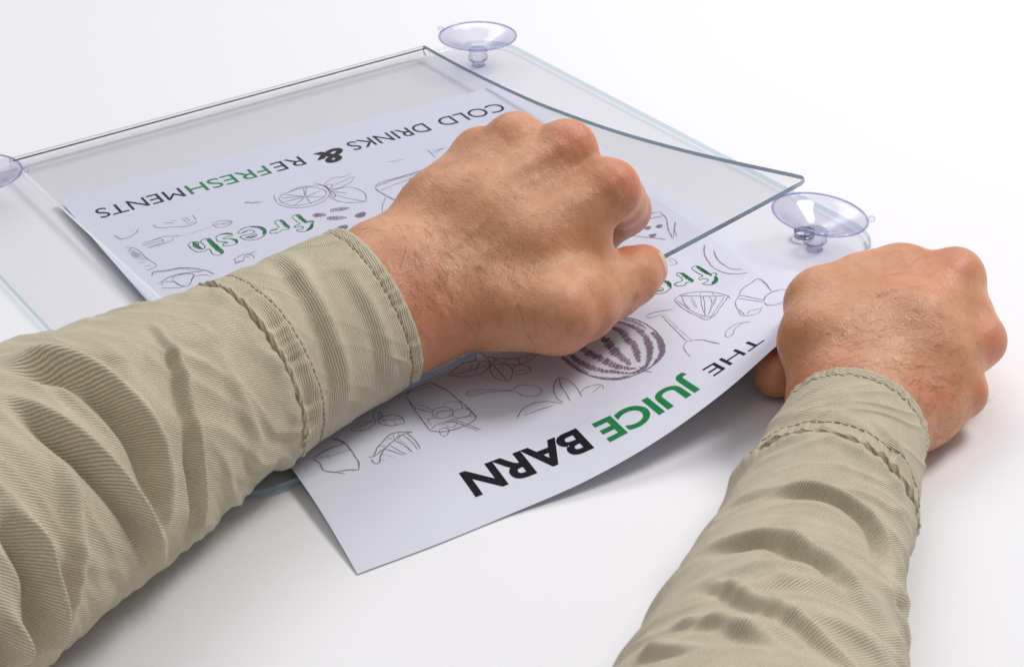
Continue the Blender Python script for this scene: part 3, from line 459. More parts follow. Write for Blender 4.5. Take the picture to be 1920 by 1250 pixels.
# pull the near corners round
for (cx, sgn) in ((FX1, -1), (FX0, 1)):
    dx = np.abs(X - cx); dy = Y - ys[-1]
    inside = (dx < cr_) & (dy < cr_)
    qx = np.clip(1 - dx / cr_, 0, 1); qy = np.clip(1 - dy / cr_, 0, 1)
    mxq = np.maximum(qx, qy); ln = np.sqrt(qx**2 + qy**2) + 1e-9
    sc_ = np.where(inside, mxq / ln, 1)
    X = np.where(inside, cx + sgn * cr_ - sgn * cr_ * qx * sc_, X); Y = np.where(inside, ys[-1] + cr_ - cr_ * qy * sc_, Y)
Zt = flap_top(X, Y)
gx = np.gradient(Zt, axis=0) / np.maximum(np.gradient(X, axis=0), 1e-3); gy = np.gradient(Zt, axis=1) / np.minimum(np.gradient(Y, axis=1), -1e-3)
nn = np.stack([-gx, -gy, np.ones_like(gx)], -1); nn /= np.linalg.norm(nn, axis=-1, keepdims=True)
T3 = np.stack([X, Y, Zt], -1); B3 = T3 - nn * TH
# the bend: half round from the flap to the panel below
arc = np.linspace(0, math.pi, 9)[1:]
def bend(r_, zc):
    return np.array([[(x, FY - .3 + math.sin(a) * r_, zc + math.cos(a) * r_) for a in arc[::-1]] for x in xs])
zc = (1.24 + .70) / 2; outer = bend((1.24 - .70) / 2, zc); inner = bend((1.24 - .70) / 2 - TH + .06, zc)
Tt = np.concatenate([outer, T3], 1); Bb = np.concatenate([inner, B3], 1); K = Tt.shape[1]
V = np.vstack([Tt.reshape(-1, 3), Bb.reshape(-1, 3)]); g = grid_faces(FN, K); nT = FN * K
jj = np.tile(np.arange(K - 1), FN - 1)
midx = list(np.where((jj == 6) | (jj == 7), 2, 0)) * 2  # painted dark refraction line on a narrow strip of the bend
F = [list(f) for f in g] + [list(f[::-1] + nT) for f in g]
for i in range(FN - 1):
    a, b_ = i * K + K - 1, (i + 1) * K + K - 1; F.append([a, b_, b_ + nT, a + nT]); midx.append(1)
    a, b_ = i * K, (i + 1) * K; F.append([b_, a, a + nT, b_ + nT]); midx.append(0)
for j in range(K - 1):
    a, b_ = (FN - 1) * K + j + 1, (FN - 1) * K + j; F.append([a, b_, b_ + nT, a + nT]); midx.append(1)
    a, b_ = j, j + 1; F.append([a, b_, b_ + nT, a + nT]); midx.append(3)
o = adopt(new_obj('front_flap', V, F, [M['acrylic'], M['edge_dark'], M['bend_refraction'], M['edge_glow']], midx=midx), holder)
o['label'] = 'clear front flap bent up at its free corner'
md = o.modifiers.new('e', 'EDGE_SPLIT'); md.split_angle = math.radians(40)

# suction cups
def revolve(prof, k=48):
    V = [(r * math.cos(2 * math.pi * i / k), r * math.sin(2 * math.pi * i / k), z) for r, z in prof for i in range(k)]
    F = [(a * k + i, a * k + (i + 1) % k, (a + 1) * k + (i + 1) % k, (a + 1) * k + i) for a in range(len(prof) - 1) for i in range(k)]
    return V, F
def suction_cup(x, y, tilt, tiltdir, tab, label):
    pv, pf = revolve([(0, -.315), (.30, -.315), (.32, -.30), (.32, -.26), (.28, -.22), (.28, .0), (.44, .005), (.47, .05), (.46, .2), (.40, .26), (.40, .36), (.45, .42), (.44, .5), (.36, .55), (0, .56)], 32)
    cup_v, cup_f = revolve([(0, .50), (.34, .50), (.55, .58), (.95, .80), (1.35, 1.00), (1.66, 1.12), (1.80, 1.155), (1.80, 1.19), (1.64, 1.18), (1.32, 1.09), (.93, .90), (.55, .70), (.30, .62), (0, .61)])
    rim_v, rim_f = [], []
    k, q = 64, 8
    for i in range(k):
        for j in range(q):
            a, t = 2 * math.pi * i / k, 2 * math.pi * j / q
            r_ = 1.81 + .045 * math.cos(t); rim_v.append((r_ * math.cos(a), r_ * math.sin(a), 1.175 + .035 * math.sin(t)))
            rim_f.append((i * q + j, ((i + 1) % k) * q + j, ((i + 1) % k) * q + (j + 1) % q, i * q + (j + 1) % q))
    tv_, tf_ = revolve([(0, -.07), (.10, -.06), (.12, 0), (.10, .06), (0, .07)], 10)
    rot = Matrix.Rotation(tilt, 3, Vector((math.cos(tiltdir), math.sin(tiltdir), 0)))
    def place(vs_, rotated=True, off=(0, 0, 0)):
        out = []
        for v in vs_:
            p = Vector(v) + Vector(off)
            if rotated and p.z > .1: p = rot @ (p - Vector((0, 0, .1))) + Vector((0, 0, .1))
            out.append((p.x + x, p.y + y, p.z + .9))
        return out
    c = adopt(new_obj('suction_cup', place(cup_v), cup_f, M['vinyl']), holder); c['label'] = label
    adopt(new_obj('cup_rim', place(rim_v), rim_f, M['rim']), c)
    adopt(new_obj('cup_peg', place(pv), pf, M['peg']), c)
    ta = tab
    tvv = [(v[2] * 2.0, v[0], v[1]) for v in tv_]
    tvv = [(1.97 * math.cos(ta) + a_[0] * math.cos(ta) - a_[1] * math.sin(ta), 1.97 * math.sin(ta) + a_[0] * math.sin(ta) + a_[1] * math.cos(ta), 1.175 + a_[2]) for a_ in tvv]
    adopt(new_obj('cup_tab', place(tvv), tf_, M['peg']), c)
suction_cup(21.75, 2.25, .05, .6, 2.1, 'upturned cup at the far end beside the bend')
suction_cup(21.75, -22.2, .16, .9, -.55, 'upturned cup beside the lifted flap corner')
suction_cup(-2.55, 2.25, .06, .5, -.45, 'upturned cup at the panel corner beyond the left sleeve')

kv, kf = revolve([(.40, .90), (.40, .69), (.385, .69), (.385, .90)], 32)
kv = [(v[0] + 22.0422, v[1] + -21.2309, v[2] + .004) for v in kv]
adopt(new_obj('keyhole', kv, kf, M['edge_dark']), holder)
tag(holder, 'clear acrylic sign holder with suction cups lying on the white table', 'sign holder')

# ------------------------------------------------------------------ the person: two hands and two sleeves
person = empty('person', (0, -40, 0))
tag(person, 'person in khaki twill sleeves bending back the clear flap and holding the sheet corner', 'person')

def smin(a, b, k):
    h = np.clip(.5 + .5 * (b - a) / k, 0, 1)
    return b * (1 - h) + a * h - k * h * (1 - h)
class Field:
    """signed distance on a voxel grid, built from tapered bones"""
    def __init__(self, lo, hi, h):
        self.lo = np.array(lo, np.float32); self.h = h
        self.n = np.ceil((np.array(hi) - self.lo) / h).astype(int) + 1
        self.d = np.full(self.n, 3.0, np.float32)
    def box(self, lo, hi):
        a = np.clip(np.floor((np.array(lo) - self.lo) / self.h).astype(int), 0, self.n); b = np.clip(np.ceil((np.array(hi) - self.lo) / self.h).astype(int) + 1, 0, self.n)
        return tuple(slice(i, j) for i, j in zip(a, b))
    def coords(self, sl):
        g = [self.lo[k] + self.h * np.arange(sl[k].start, sl[k].stop, dtype=np.float32) for k in range(3)]
        return np.meshgrid(*g, indexing='ij', sparse=True)
    def bone(self, a, b, ra, rb, k, tgt=None, m=1.5):
        a = np.array(a, np.float32); b = np.array(b, np.float32); r = max(ra, rb) + m
        sl = self.box(np.minimum(a, b) - r, np.maximum(a, b) + r)
        x, y, z = self.coords(sl); d = b - a; L2 = float(d @ d) + 1e-9
        t = np.clip(((x - a[0]) * d[0] + (y - a[1]) * d[1] + (z - a[2]) * d[2]) / L2, 0, 1)
        dist = np.sqrt((x - a[0] - t * d[0])**2 + (y - a[1] - t * d[1])**2 + (z - a[2] - t * d[2])**2) - (ra + (rb - ra) * t)
        D = self.d if tgt is None else tgt
        D[sl] = smin(D[sl], dist.astype(np.float32), k)
    def chain(self, pts, rad, k, tgt=None):
        for i in range(len(pts) - 1):
            self.bone(pts[i], pts[i + 1], rad[i], rad[i + 1], k, tgt)
    def blank(self):
        return np.full(self.n, 3.0, np.float32)
    def mesh(self):
        D = self.d; ins = D < 0; n = D.shape
        c = np.zeros([s - 1 for s in n], np.int8)
        for i in (0, 1):
            for j in (0, 1):
                for k in (0, 1):
                    c += ins[i:n[0]-1+i, j:n[1]-1+j, k:n[2]-1+k]
        cells = np.argwhere((c > 0) & (c < 8)); idx = np.full(c.shape, -1, np.int32); idx[tuple(cells.T)] = np.arange(len(cells))
        acc = np.zeros((len(cells), 3)); cnt = np.zeros(len(cells))
        corners = [(i, j, k) for i in (0, 1) for j in (0, 1) for k in (0, 1)]
        for A in corners:
            for B in corners:
                if sum(B) - sum(A) == 1 and all(bb >= aa for aa, bb in zip(A, B)):
                    da = D[tuple((cells + A).T)]; db = D[tuple((cells + B).T)]
                    msk = (da < 0) != (db < 0); t = np.where(msk, da / (da - db + 1e-12), 0)
                    p = np.array(A) + t[:, None] * (np.array(B) - np.array(A))
                    acc += np.where(msk[:, None], p, 0); cnt += msk
        V = self.lo + self.h * (cells + acc / cnt[:, None])
        Fs = []
        for ax in range(3):
            sh = [slice(1, None)] * 3; a0 = [slice(1, n[k] - 1) for k in range(3)]; a0[ax] = slice(0, n[ax] - 1)
            a1 = list(a0); a1[ax] = slice(1, n[ax])
            x = ins[tuple(a0)] != ins[tuple(a1)]; pos = np.argwhere(x)
            off = np.array([1, 1, 1]); off[ax] = 0; pos = pos + off
            up = ins[tuple(pos.T)]
            u, v = [(1, 2), (2, 0), (0, 1)][ax]
            eu = np.zeros(3, int); eu[u] = 1; ev = np.zeros(3, int); ev[v] = 1
            q = [idx[tuple((pos - e).T)] for e in (eu + ev, ev, 0 * eu, eu)]
            q = np.stack(q, -1); q[~up] = q[~up][:, ::-1]
            Fs.append(q)
        F = np.vstack(Fs)
        return V, F
def vert_normals(V, F):
    a, b, c, d = (V[F[:, k]] for k in range(4)); fn = np.cross(c - a, d - b)
    n = np.zeros_like(V)
    for k in range(4): np.add.at(n, F[:, k], fn)
    return n / np.maximum(np.linalg.norm(n, axis=1, keepdims=True), 1e-9)
def relax(V, F, it, lam):
    E = np.vstack([F[:, [0, 1]], F[:, [1, 2]], F[:, [2, 3]], F[:, [3, 0]]]); deg = np.bincount(E.ravel(), minlength=len(V))[:, None]
    for _ in range(it):
        for l in (lam, -lam * 1.03):
            s = np.zeros_like(V); 
            for k in range(3): s[:, k] = np.bincount(E[:, 0], V[E[:, 1], k], len(V)) + np.bincount(E[:, 1], V[E[:, 0], k], len(V))
            V = V + l * (s / deg - V)
    return V
def seg_dist(V, pts):
    """distance of every vertex to a polyline"""
    best = np.full(len(V), 1e9)
    for a, b in zip(pts[:-1], pts[1:]):
        a = np.array(a); b = np.array(b); d = b - a; t = np.clip(((V - a) @ d) / (d @ d + 1e-9), 0, 1)
        best = np.minimum(best, np.linalg.norm(V - a - t[:, None] * d, axis=1))
    return best
def make_hand(spec, label):
    pts_all = np.array([q for c in spec['fingers'] + spec['palm'] + spec['thumb'] for q in c[0]])
    fl = Field(pts_all.min(0) - 2.6, pts_all.max(0) + 2.6, .085)
    for pts, rad, k in spec['palm']: fl.chain(pts, rad, k)
    fing = fl.blank()
    for pts, rad, k in spec['fingers']:
        one = fl.blank(); fl.chain(pts, rad, .25, one)
        fing = smin(fing, one, .10)
    th = fl.blank()
    for pts, rad, k in spec['thumb']: fl.chain(pts, rad, k, th)
    fl.d = smin(fl.d, fing, .42); fl.d = smin(fl.d, th, .55)
    V, F = fl.mesh()
    V = relax(V, F, 4, .5)
    nr_ = vert_normals(V, F)
    disp = np.zeros(len(V)); vein = np.zeros(len(V)); blush = np.zeros(len(V))
    for pts, amp, w in spec['ridges']:
        disp += amp * np.exp(-(seg_dist(V, pts) / w)**2)
    for pts, amp, w in spec['veins']:
        e = np.exp(-(seg_dist(V, pts) / w)**2); disp += amp * e; vein = np.maximum(vein, .38 * np.exp(-(seg_dist(V, pts) / (w * 1.4))**2))
    for p, amp, w in spec['blush']:
        blush += amp * np.exp(-(np.linalg.norm(V - np.array(p), axis=1) / w)**2)
    V = V + nr_ * disp[:, None]
    o = new_obj('hand', V, F, M['skin'])
    adopt(o, person); o['label'] = label
    attr(o, 'blush', np.clip(blush, 0, .75)); attr(o, 'vein', vein)
    return o, V, F
def make_hair(hand, V, F, n, dens, flow, seed, length=(.35, .95), fair=.2, toward=None):
    """fine arm hair: each a thin tapering curved strand"""
    r = np.random.default_rng(seed); nr_ = vert_normals(V, F); w = dens(V, nr_); w = w / w.sum()
    pick = r.choice(len(V), n, p=w)
    for fair_hair in (False, True):
        VV, FF = [], []; base = 0
        for q in pick[: int(n * (1 - fair))] if not fair_hair else pick[int(n * (1 - fair)):]:
            nn_ = nr_[q]; t = flow(V[q]) + r.normal(0, .36, 3); t -= nn_ * (t @ nn_); t /= np.linalg.norm(t) + 1e-9
            side_ = np.cross(nn_, t); L = r.uniform(*length); bendv = r.normal(0, .5); K = 6
            p = V[q] - nn_ * .02; pts = [p]; d = nn_ * .55 + t
            for k in range(K):
                d = d + (-nn_ * .17 + side_ * bendv * .16); d /= np.linalg.norm(d); p = p + d * L / K; pts.append(p)
            ra = r.uniform(.0032, .0052) * (1.15 if fair_hair else 1)
            for k, p in enumerate(pts):
                rr_ = ra * (1 - .8 * k / K)
                for a in (0, 2.094, 4.189):
                    VV.append(p + (side_ * math.cos(a) + nn_ * math.sin(a)) * rr_)
            for k in range(K):
                for a in range(3):
                    b2 = (a + 1) % 3; FF.append((base + 3*k + a, base + 3*k + b2, base + 3*k + 3 + b2, base + 3*k + 3 + a))
            base += 3 * (K + 1)
        if VV:
            h_ = new_obj('arm_hair', np.array(VV), FF, M['hair_fair'] if fair_hair else M['hair_dark'])
            adopt(h_, hand); h_['kind'] = 'stuff'; h_['label'] = 'fine fair hairs on the back of the hand' if fair_hair else 'fine dark hairs on the back of the hand'

# left hand: fist closed on the flap edge, thumb in front of it
LH = dict(
    palm=[
        ([(-0.58,-22.24,3.92), (4.07,-20.88,4.73)], [1.9, 1.75], .9),
        ([(-0.20,-22.87,3.29), (4.58,-22.31,3.38)], [1.9, 1.62], .9),
        ([(-0.39,-22.55,3.61), (4.29,-21.68,4.10)], [1.9, 1.75], .9),
        ([(5.15,-22.42,3.54), (8.74,-22.72,4.93), (12.25,-22.52,5.98)], [1.30, 1.22, 1.02], .9),
        ([(4.73,-21.79,4.12), (8.29,-21.12,5.55), (11.77,-20.67,6.96)], [1.35, 1.22, 1.02], .9),
        ([(4.61,-21.15,4.40), (7.70,-20.00,5.72), (10.70,-19.04,7.06)], [1.30, 1.12, .95], .9),
        ([(4.45,-20.37,4.64), (7.27,-19.08,5.50), (9.83,-17.90,6.38)], [1.30, 1.05, .90], .9),
        ([(5.97,-21.53,3.40), (9.98,-20.58,4.43)], [1.6, 1.5], 1.0),
        ([(7.19,-23.03,3.63), (10.65,-22.92,4.31)], [1.35, 1.15], .8),
    ],
    fingers=[
        ([(12.25,-22.52,5.98), (13.34,-21.48,4.89), (14.29,-20.45,3.84), (13.04,-20.50,3.24), (11.81,-21.11,3.22)], [1.0, .94, .92, .76, .66], .3),
        ([(11.77,-20.67,6.96), (13.78,-18.09,4.15), (12.46,-18.58,3.21), (11.10,-19.60,3.27)], [.98, .86, .74, .66], .3),
        ([(10.70,-19.04,7.06), (12.53,-16.59,4.30), (11.42,-17.32,3.38), (10.22,-18.30,3.25)], [.93, .82, .70, .62], .3),
        ([(9.83,-17.90,6.38), (11.01,-16.02,4.21), (10.14,-16.79,3.45), (9.33,-17.73,3.31)], [.84, .72, .62, .56], .3),
    ],
    thumb=[
        ([(5.69,-23.25,3.58), (8.35,-25.01,3.48)], [1.1, 1.28], .8),
        ([(8.35,-25.01,3.48), (9.54,-24.64,3.29), (11.44,-23.72,2.97), (12.38,-23.47,2.98), (13.09,-23.24,2.96)], [1.30, 1.20, 1.06, 1.0, .86], .3),
        ([(7.06,-23.26,3.77), (9.26,-24.14,3.82)], [1.3, 1.05], .8),
    ],
    ridges=[
        ([(11.98,-23.20,6.73), (12.08,-23.22,6.81)], .08, .5), ([(11.33,-21.38,7.73), (11.38,-21.37,7.79)], .05, .6), ([(10.27,-19.78,7.80), (10.33,-19.77,7.86)], .09, .55), ([(9.43,-18.50,7.15), (9.50,-18.51,7.20)], .06, .5),
        ([(6.70,-22.02,5.79), (9.10,-21.33,6.79), (10.95,-21.38,7.58)], .09, .28), ([(6.78,-21.23,6.06), (8.55,-20.33,6.80), (10.00,-19.81,7.50)], .05, .25), ([(7.06,-23.08,5.30), (9.61,-23.13,6.12), (11.64,-23.36,6.59)], .06, .3),
        ([(11.68,-22.22,7.16), (10.67,-22.85,6.29)], -.05, .45), ([(10.94,-20.40,7.64), (10.11,-21.11,7.02)], -.06, .35), ([(9.86,-19.14,7.37), (9.07,-20.02,6.94)], -.06, .3),
        ([(10.98,-25.53,2.62), (11.60,-24.88,2.96), (11.84,-24.19,3.42)], -.10, .11), ([(10.87,-25.46,2.63), (11.47,-24.80,2.96), (11.68,-24.10,3.43)], -.04, .07),
        ([(12.94,-22.25,3.32), (14.17,-21.22,3.17), (14.73,-20.93,3.31)], -.05, .09),
        ([(4.42,-22.40,5.57), (4.77,-23.44,4.90), (4.96,-24.01,3.99), (5.04,-24.04,3.18)], -.09, .13), ([(4.84,-22.57,5.70), (5.05,-23.77,4.65), (5.07,-24.17,3.43)], -.05, .09),
    ],
    veins=[([(5.71,-22.65,5.75), (7.34,-22.22,6.06), (8.26,-21.96,6.48), (9.66,-21.79,6.80)], .07, .15), ([(6.44,-23.41,5.24), (8.11,-22.81,5.86), (9.28,-22.66,6.14), (10.83,-22.95,6.48)], .06, .15), ([(6.66,-20.73,6.10), (8.27,-19.89,6.62)], .05, .14), ([(10.66,-23.46,5.53), (11.47,-23.56,5.72), (11.94,-23.54,6.17)], .05, .16)],
    blush=[((12.41,-23.37,6.86), .5, 1.0), ((11.60,-21.26,7.95), .5, .9), ((10.43,-19.62,7.98), .35, .8), ((14.61,-20.62,3.66), .6, 1.0), ((13.26,-23.30,3.22), .8, .8), ((11.94,-23.42,3.48), .5, .8), ((9.06,-25.66,3.12), .5, 1.2), ((4.23,-23.54,4.04), .4, 1.5), ((12.03,-24.53,2.66), .45, .6)])
lh, LV, LF = make_hand(LH, 'left hand in a fist over the flap edge')
CAMDIR = np.array([-.445, -.753, .485])
def dens_left(V, n):
    f = np.clip(n @ CAMDIR + .25, 0, 1)
    c1 = np.exp(-(np.linalg.norm(V - np.array((4.82,-23.01,5.00)), axis=1) / 2.0)**2); c2 = .7 * np.exp(-(np.linalg.norm(V - np.array((7.02,-24.39,4.46)), axis=1) / 2.4)**2)
    c3 = .55 * np.exp(-(np.linalg.norm(V - np.array((6.66,-20.73,6.10)), axis=1) / 2.0)**2); c4 = .5 * np.exp(-(np.linalg.norm(V - np.array((4.13,-21.12,5.64)), axis=1) / 1.6)**2)
    return f * (c1 + c2 + c3 + c4) + 1e-9
FL = np.array((5.70,-24.36,3.09)) - np.array((5.55,-22.85,5.29)); FL /= np.linalg.norm(FL)
make_hair(lh, LV, LF, 270, dens_left, lambda p: FL, 3, (.4, 1.2), fair=.24)
def nail(center, nrm_, along, w, l, hand):
    nrm_ = np.array(nrm_, float); nrm_ /= np.linalg.norm(nrm_); along = np.array(along, float); along -= nrm_ * (along @ nrm_); along /= np.linalg.norm(along); side_ = np.cross(nrm_, along)
    V, k, q = [], 13, 13
    for i in range(k):
        for j in range(q):
            a, b_ = -1 + 2 * i / (k - 1), -1 + 2 * j / (q - 1)
            wd = w * (1 - .16 * max(0, -b_)**2) * math.sqrt(max(0, 1 - max(0, abs(b_) - .55)**2 * 3.2))
            V.append(np.array(center) + side_ * a * wd + along * b_ * l + nrm_ * (.10 * (1 - a * a) - .11 * b_ * b_ - .03))
    V2 = [v - nrm_ * .035 for v in V]; g = grid_faces(k, q); n_ = k * q
    rim_ = [i * q for i in range(k)] + [(k-1)*q + j for j in range(1, q)] + [i * q + q - 1 for i in range(k - 2, -1, -1)] + [j for j in range(q - 2, 0, -1)]
    F = [list(f) for f in g] + [list(f[::-1] + n_) for f in g] + [[rim_[t], rim_[(t+1) % len(rim_)], rim_[(t+1) % len(rim_)] + n_, rim_[t] + n_] for t in range(len(rim_))]
    adopt(new_obj('thumb_nail', np.vstack([V, V2]), F, M['nail']), hand)
# nail on the outer side of the thumb tip, seen edge on
tipc = np.array((13.09,-23.24,2.96)); rightv = np.array([.844, -.534, -.053]); upv = np.array([.299, .386, .873])
ndir = rightv * .88 + upv * .26 + CAMDIR * .30; ndir /= np.linalg.norm(ndir)
nail(tipc + .80 * ndir, ndir, -rightv * .2 + upv * .9 - CAMDIR * .2, .38, .42, lh)

# right hand: back of a loose fist, fingers tucked under the lifted sheet corner
RH = dict(
    palm=[
        ([(9.87,-36.93,2.06), (12.89,-33.86,2.38)], [1.5, 1.5], .9),
        ([(9.93,-37.34,1.88), (13.83,-34.74,1.87)], [1.5, 1.40], .9),
        ([(10.18,-36.93,1.93), (13.48,-34.18,2.22)], [1.5, 1.6], .9),
        ([(13.35,-33.56,2.64), (15.99,-32.01,3.35), (18.29,-30.62,3.90)], [1.45, 1.35, 1.00], .9),
        ([(13.67,-33.81,2.55), (16.88,-32.78,3.38), (19.66,-31.68,3.93)], [1.45, 1.30, .90], .9),
        ([(13.93,-34.16,2.24), (16.59,-33.90,2.62), (19.02,-33.71,2.67)], [1.40, 1.15, .74], .9),
        ([(14.03,-34.67,1.96), (15.71,-34.78,1.88), (17.23,-34.77,1.85)], [1.20, 1.0, .66], .9),
        ([(14.71,-33.01,2.28), (17.96,-32.42,2.46)], [1.7, 1.6], 1.0),
        ([(14.40,-32.03,3.51), (16.62,-31.28,3.41)], [1.3, 1.35], .9),
        ([(15.32,-30.26,4.00), (16.83,-30.49,4.00), (18.30,-30.67,3.83)], [1.0, 1.02, 1.0], .7),
        ([(18.13,-30.89,3.34), (19.16,-32.36,2.82)], [1.35, 1.2], .9),
    ],
    fingers=[
        ([(18.29,-30.62,3.90), (18.46,-29.01,1.60), (15.66,-29.54,1.31), (13.90,-29.64,1.40)], [.98, .90, .86, .80], .3),
        ([(19.76,-31.68,4.01), (20.28,-29.96,1.40), (16.63,-30.85,1.40), (14.48,-31.23,1.53)], [.90, .84, .76, .68], .3),
        ([(19.02,-33.71,2.67), (18.72,-32.69,1.30), (16.01,-33.11,1.46), (14.52,-33.27,1.49)], [.74, .76, .70, .64], .3),
        ([(17.32,-34.83,1.84), (16.65,-34.29,1.23), (15.04,-34.45,1.37), (14.18,-34.41,1.48)], [.66, .62, .58, .52], .3),
    ],
    thumb=[
        ([(13.12,-33.17,3.03), (13.47,-31.96,3.80), (14.63,-30.63,4.23)], [1.05, .96, .94], .8),
        ([(14.63,-30.63,4.23), (16.20,-28.99,2.87), (16.40,-28.23,1.75), (16.07,-27.93,1.10)], [.94, .85, .76, .62], .3),
        ([(14.14,-32.07,3.62), (15.51,-30.58,3.88)], [1.05, 1.05], .7),
    ],
    ridges=[
        ([(19.23,-32.19,4.61), (19.38,-32.23,4.67)], .12, .5), ([(18.71,-34.18,3.08), (18.81,-34.22,3.12)], .12, .5), ([(17.18,-35.35,2.14), (17.26,-35.38,2.17)], .10, .4), ([(17.83,-31.14,4.73), (17.88,-31.13,4.79)], .06, .55),
        ([(15.35,-33.96,3.66), (17.47,-32.96,4.05), (19.15,-32.24,4.46)], .05, .28), ([(15.01,-34.62,2.93), (16.80,-34.35,3.14), (18.53,-34.23,3.07)], .07, .26), ([(14.93,-33.19,3.85), (16.56,-32.08,4.17), (17.77,-31.21,4.58)], .04, .3),
        ([(19.01,-33.31,3.68), (17.72,-33.32,3.73)], -.05, .4), ([(18.86,-31.42,4.42), (17.93,-32.08,4.20)], -.08, .4), ([(17.92,-34.79,2.46), (16.80,-34.75,2.74)], -.02, .35), ([(16.40,-30.44,4.51), (15.66,-31.31,4.14)], -.03, .5),
        ([(12.58,-33.91,3.86), (13.21,-33.02,4.18)], .06, .35),
    ],
    veins=[([(15.49,-32.53,4.14), (16.64,-32.75,4.04), (17.28,-33.55,3.78)], .05, .16), ([(15.54,-31.44,4.43), (17.28,-31.51,4.47), (18.10,-32.13,4.27)], .05, .16), ([(15.56,-34.48,3.25), (17.02,-34.10,3.53)], .05, .15)],
    blush=[((18.88,-34.55,2.89), .7, .7), ((19.37,-32.23,4.87), .35, .9), ((17.45,-35.54,2.09), .45, .6), ((15.40,-35.17,2.86), .55, .9), ((17.04,-32.29,4.29), .25, 1.4), ((12.62,-33.85,4.00), .3, 1.0), ((13.63,-30.08,1.70), .3, .9)])
rh, RV, RF = make_hand(RH, 'right hand in a loose fist holding the sheet corner')
def dens_right(V, n):
    f = np.clip(n @ CAMDIR + .35, 0, 1)
    c1 = np.exp(-(np.linalg.norm(V - np.array((15.04,-33.56,3.78)), axis=1) / 1.9)**2); c2 = .9 * np.exp(-(np.linalg.norm(V - np.array((14.99,-35.40,2.54)), axis=1) / 1.7)**2)
    c3 = .9 * np.exp(-(np.linalg.norm(V - np.array((12.65,-33.45,3.81)), axis=1) / 1.4)**2); c4 = .5 * np.exp(-(np.linalg.norm(V - np.array((13.86,-36.44,1.94)), axis=1) / 1.3)**2)
    return f * (c1 + c2 + c3 + c4) + 1e-9
FR = np.array((16.88,-34.01,3.54)) - np.array((15.07,-33.05,3.35)); FR /= np.linalg.norm(FR)
make_hair(rh, RV, RF, 270, dens_right, lambda p: FR, 5, (.4, 1.1), fair=.18)


# ------------------------------------------------------------------ sleeves
class Tube:
    """A sleeve-like tube: spine points (cm), radii, rings swept along it. angle 0 faces 'front'."""
    def __init__(self, spine, radii, front, skew0=0.0, skew1=0.0, flat=1.0):
        P_ = np.array(spine, float); d = np.linalg.norm(np.diff(P_, axis=0), axis=1)
        self.sk = np.concatenate([[0], np.cumsum(d)]); self.P = P_; self.R = np.array(radii, float)
        self.L = self.sk[-1]; self.front = np.array(front, float); self.skew = (skew0, skew1); self.flat = flat
    def spine(self, s):
        return np.stack([smooth_interp(s, self.sk, self.P[:, k]) for k in range(3)], -1)
    def frame(self, s):
        e = .05
        t = self.spine(np.clip(s + e, 0, self.L)) - self.spine(np.clip(s - e, 0, self.L))
        t /= np.linalg.norm(t, axis=-1, keepdims=True)
        f = self.front - t * (t @ self.front)[..., None]; f /= np.linalg.norm(f, axis=-1, keepdims=True)
        return t, f, np.cross(t, f)
    def radius(self, s):
        return smooth_interp(s, self.sk, self.R)
    def pt(self, s, a, disp=0.0):
        s = np.asarray(s, float); a = np.asarray(a, float)
        k = s / self.L; r = self.radius(s)
        ss = s + (self.skew[0] * (1 - k) + self.skew[1] * k) * np.cos(a) * r
        sc = np.clip(ss, 0, self.L)
        c = self.spine(sc); t, f, b = self.frame(sc)
        c = c + t * (ss - sc)[..., None]
        rr = r + disp
        return c + f * (np.cos(a) * rr * self.flat)[..., None] + b * (np.sin(a) * rr)[..., None]

def fold_field(sg, ag, Rg, folds, gain=1.9):
    d_ = np.zeros_like(sg)
    for pts, amp, w, tr_ in folds:
        w = w * .78
        p = np.array(pts, float); q = resample(p, .25)
        for _ in range(6): q[1:-1] = (q[:-2] + 2 * q[1:-1] + q[2:]) / 4
        Rm = float(np.mean(Rg)); px_, py_ = sg, ag * Rm
        best = np.full(sg.shape, 1e9); sgn = np.ones(sg.shape); tt = np.zeros(sg.shape)
        qq = np.stack([q[:, 0], q[:, 1] * Rm], -1); n_ = len(qq) - 1
        for k in range(n_):
            a, b2 = qq[k], qq[k + 1]; dv = b2 - a; t = ((px_ - a[0]) * dv[0] + (py_ - a[1]) * dv[1]) / (dv @ dv + 1e-9); tc_ = np.clip(t, 0, 1)
            ex = px_ - a[0] - tc_ * dv[0]; ey = py_ - a[1] - tc_ * dv[1]; dd = np.sqrt(ex**2 + ey**2)
            cr2 = dv[0] * ey - dv[1] * ex; upd = dd < best
            best = np.where(upd, dd, best); sgn = np.where(upd, np.sign(cr2), sgn); tt = np.where(upd, (k + tc_) / n_, tt)
        sd = best * sgn; env = np.clip(np.sin(np.pi * np.clip(tt * .97 + .015, 0, 1)) * 1.3, 0, 1)
        fade = np.where((tt < 1e-3) | (tt > .999), np.exp(-(best / (w * 1.5))**2), 1)
        d_ += gain * amp * env * fade * (np.exp(-(sd / w)**2) - tr_ * np.exp(-((sd - w * 1.7) / (w * 1.1))**2))
    return d_
def soften(d_, it):
    for _ in range(it):
        d_ = (np.roll(d_, 1, 1) + 2 * d_ + np.roll(d_, -1, 1)) / 4
        p_ = np.pad(d_, ((1, 1), (0, 0)), 'edge'); d_ = (p_[:-2] + 2 * p_[1:-1] + p_[2:]) / 4
    return d_
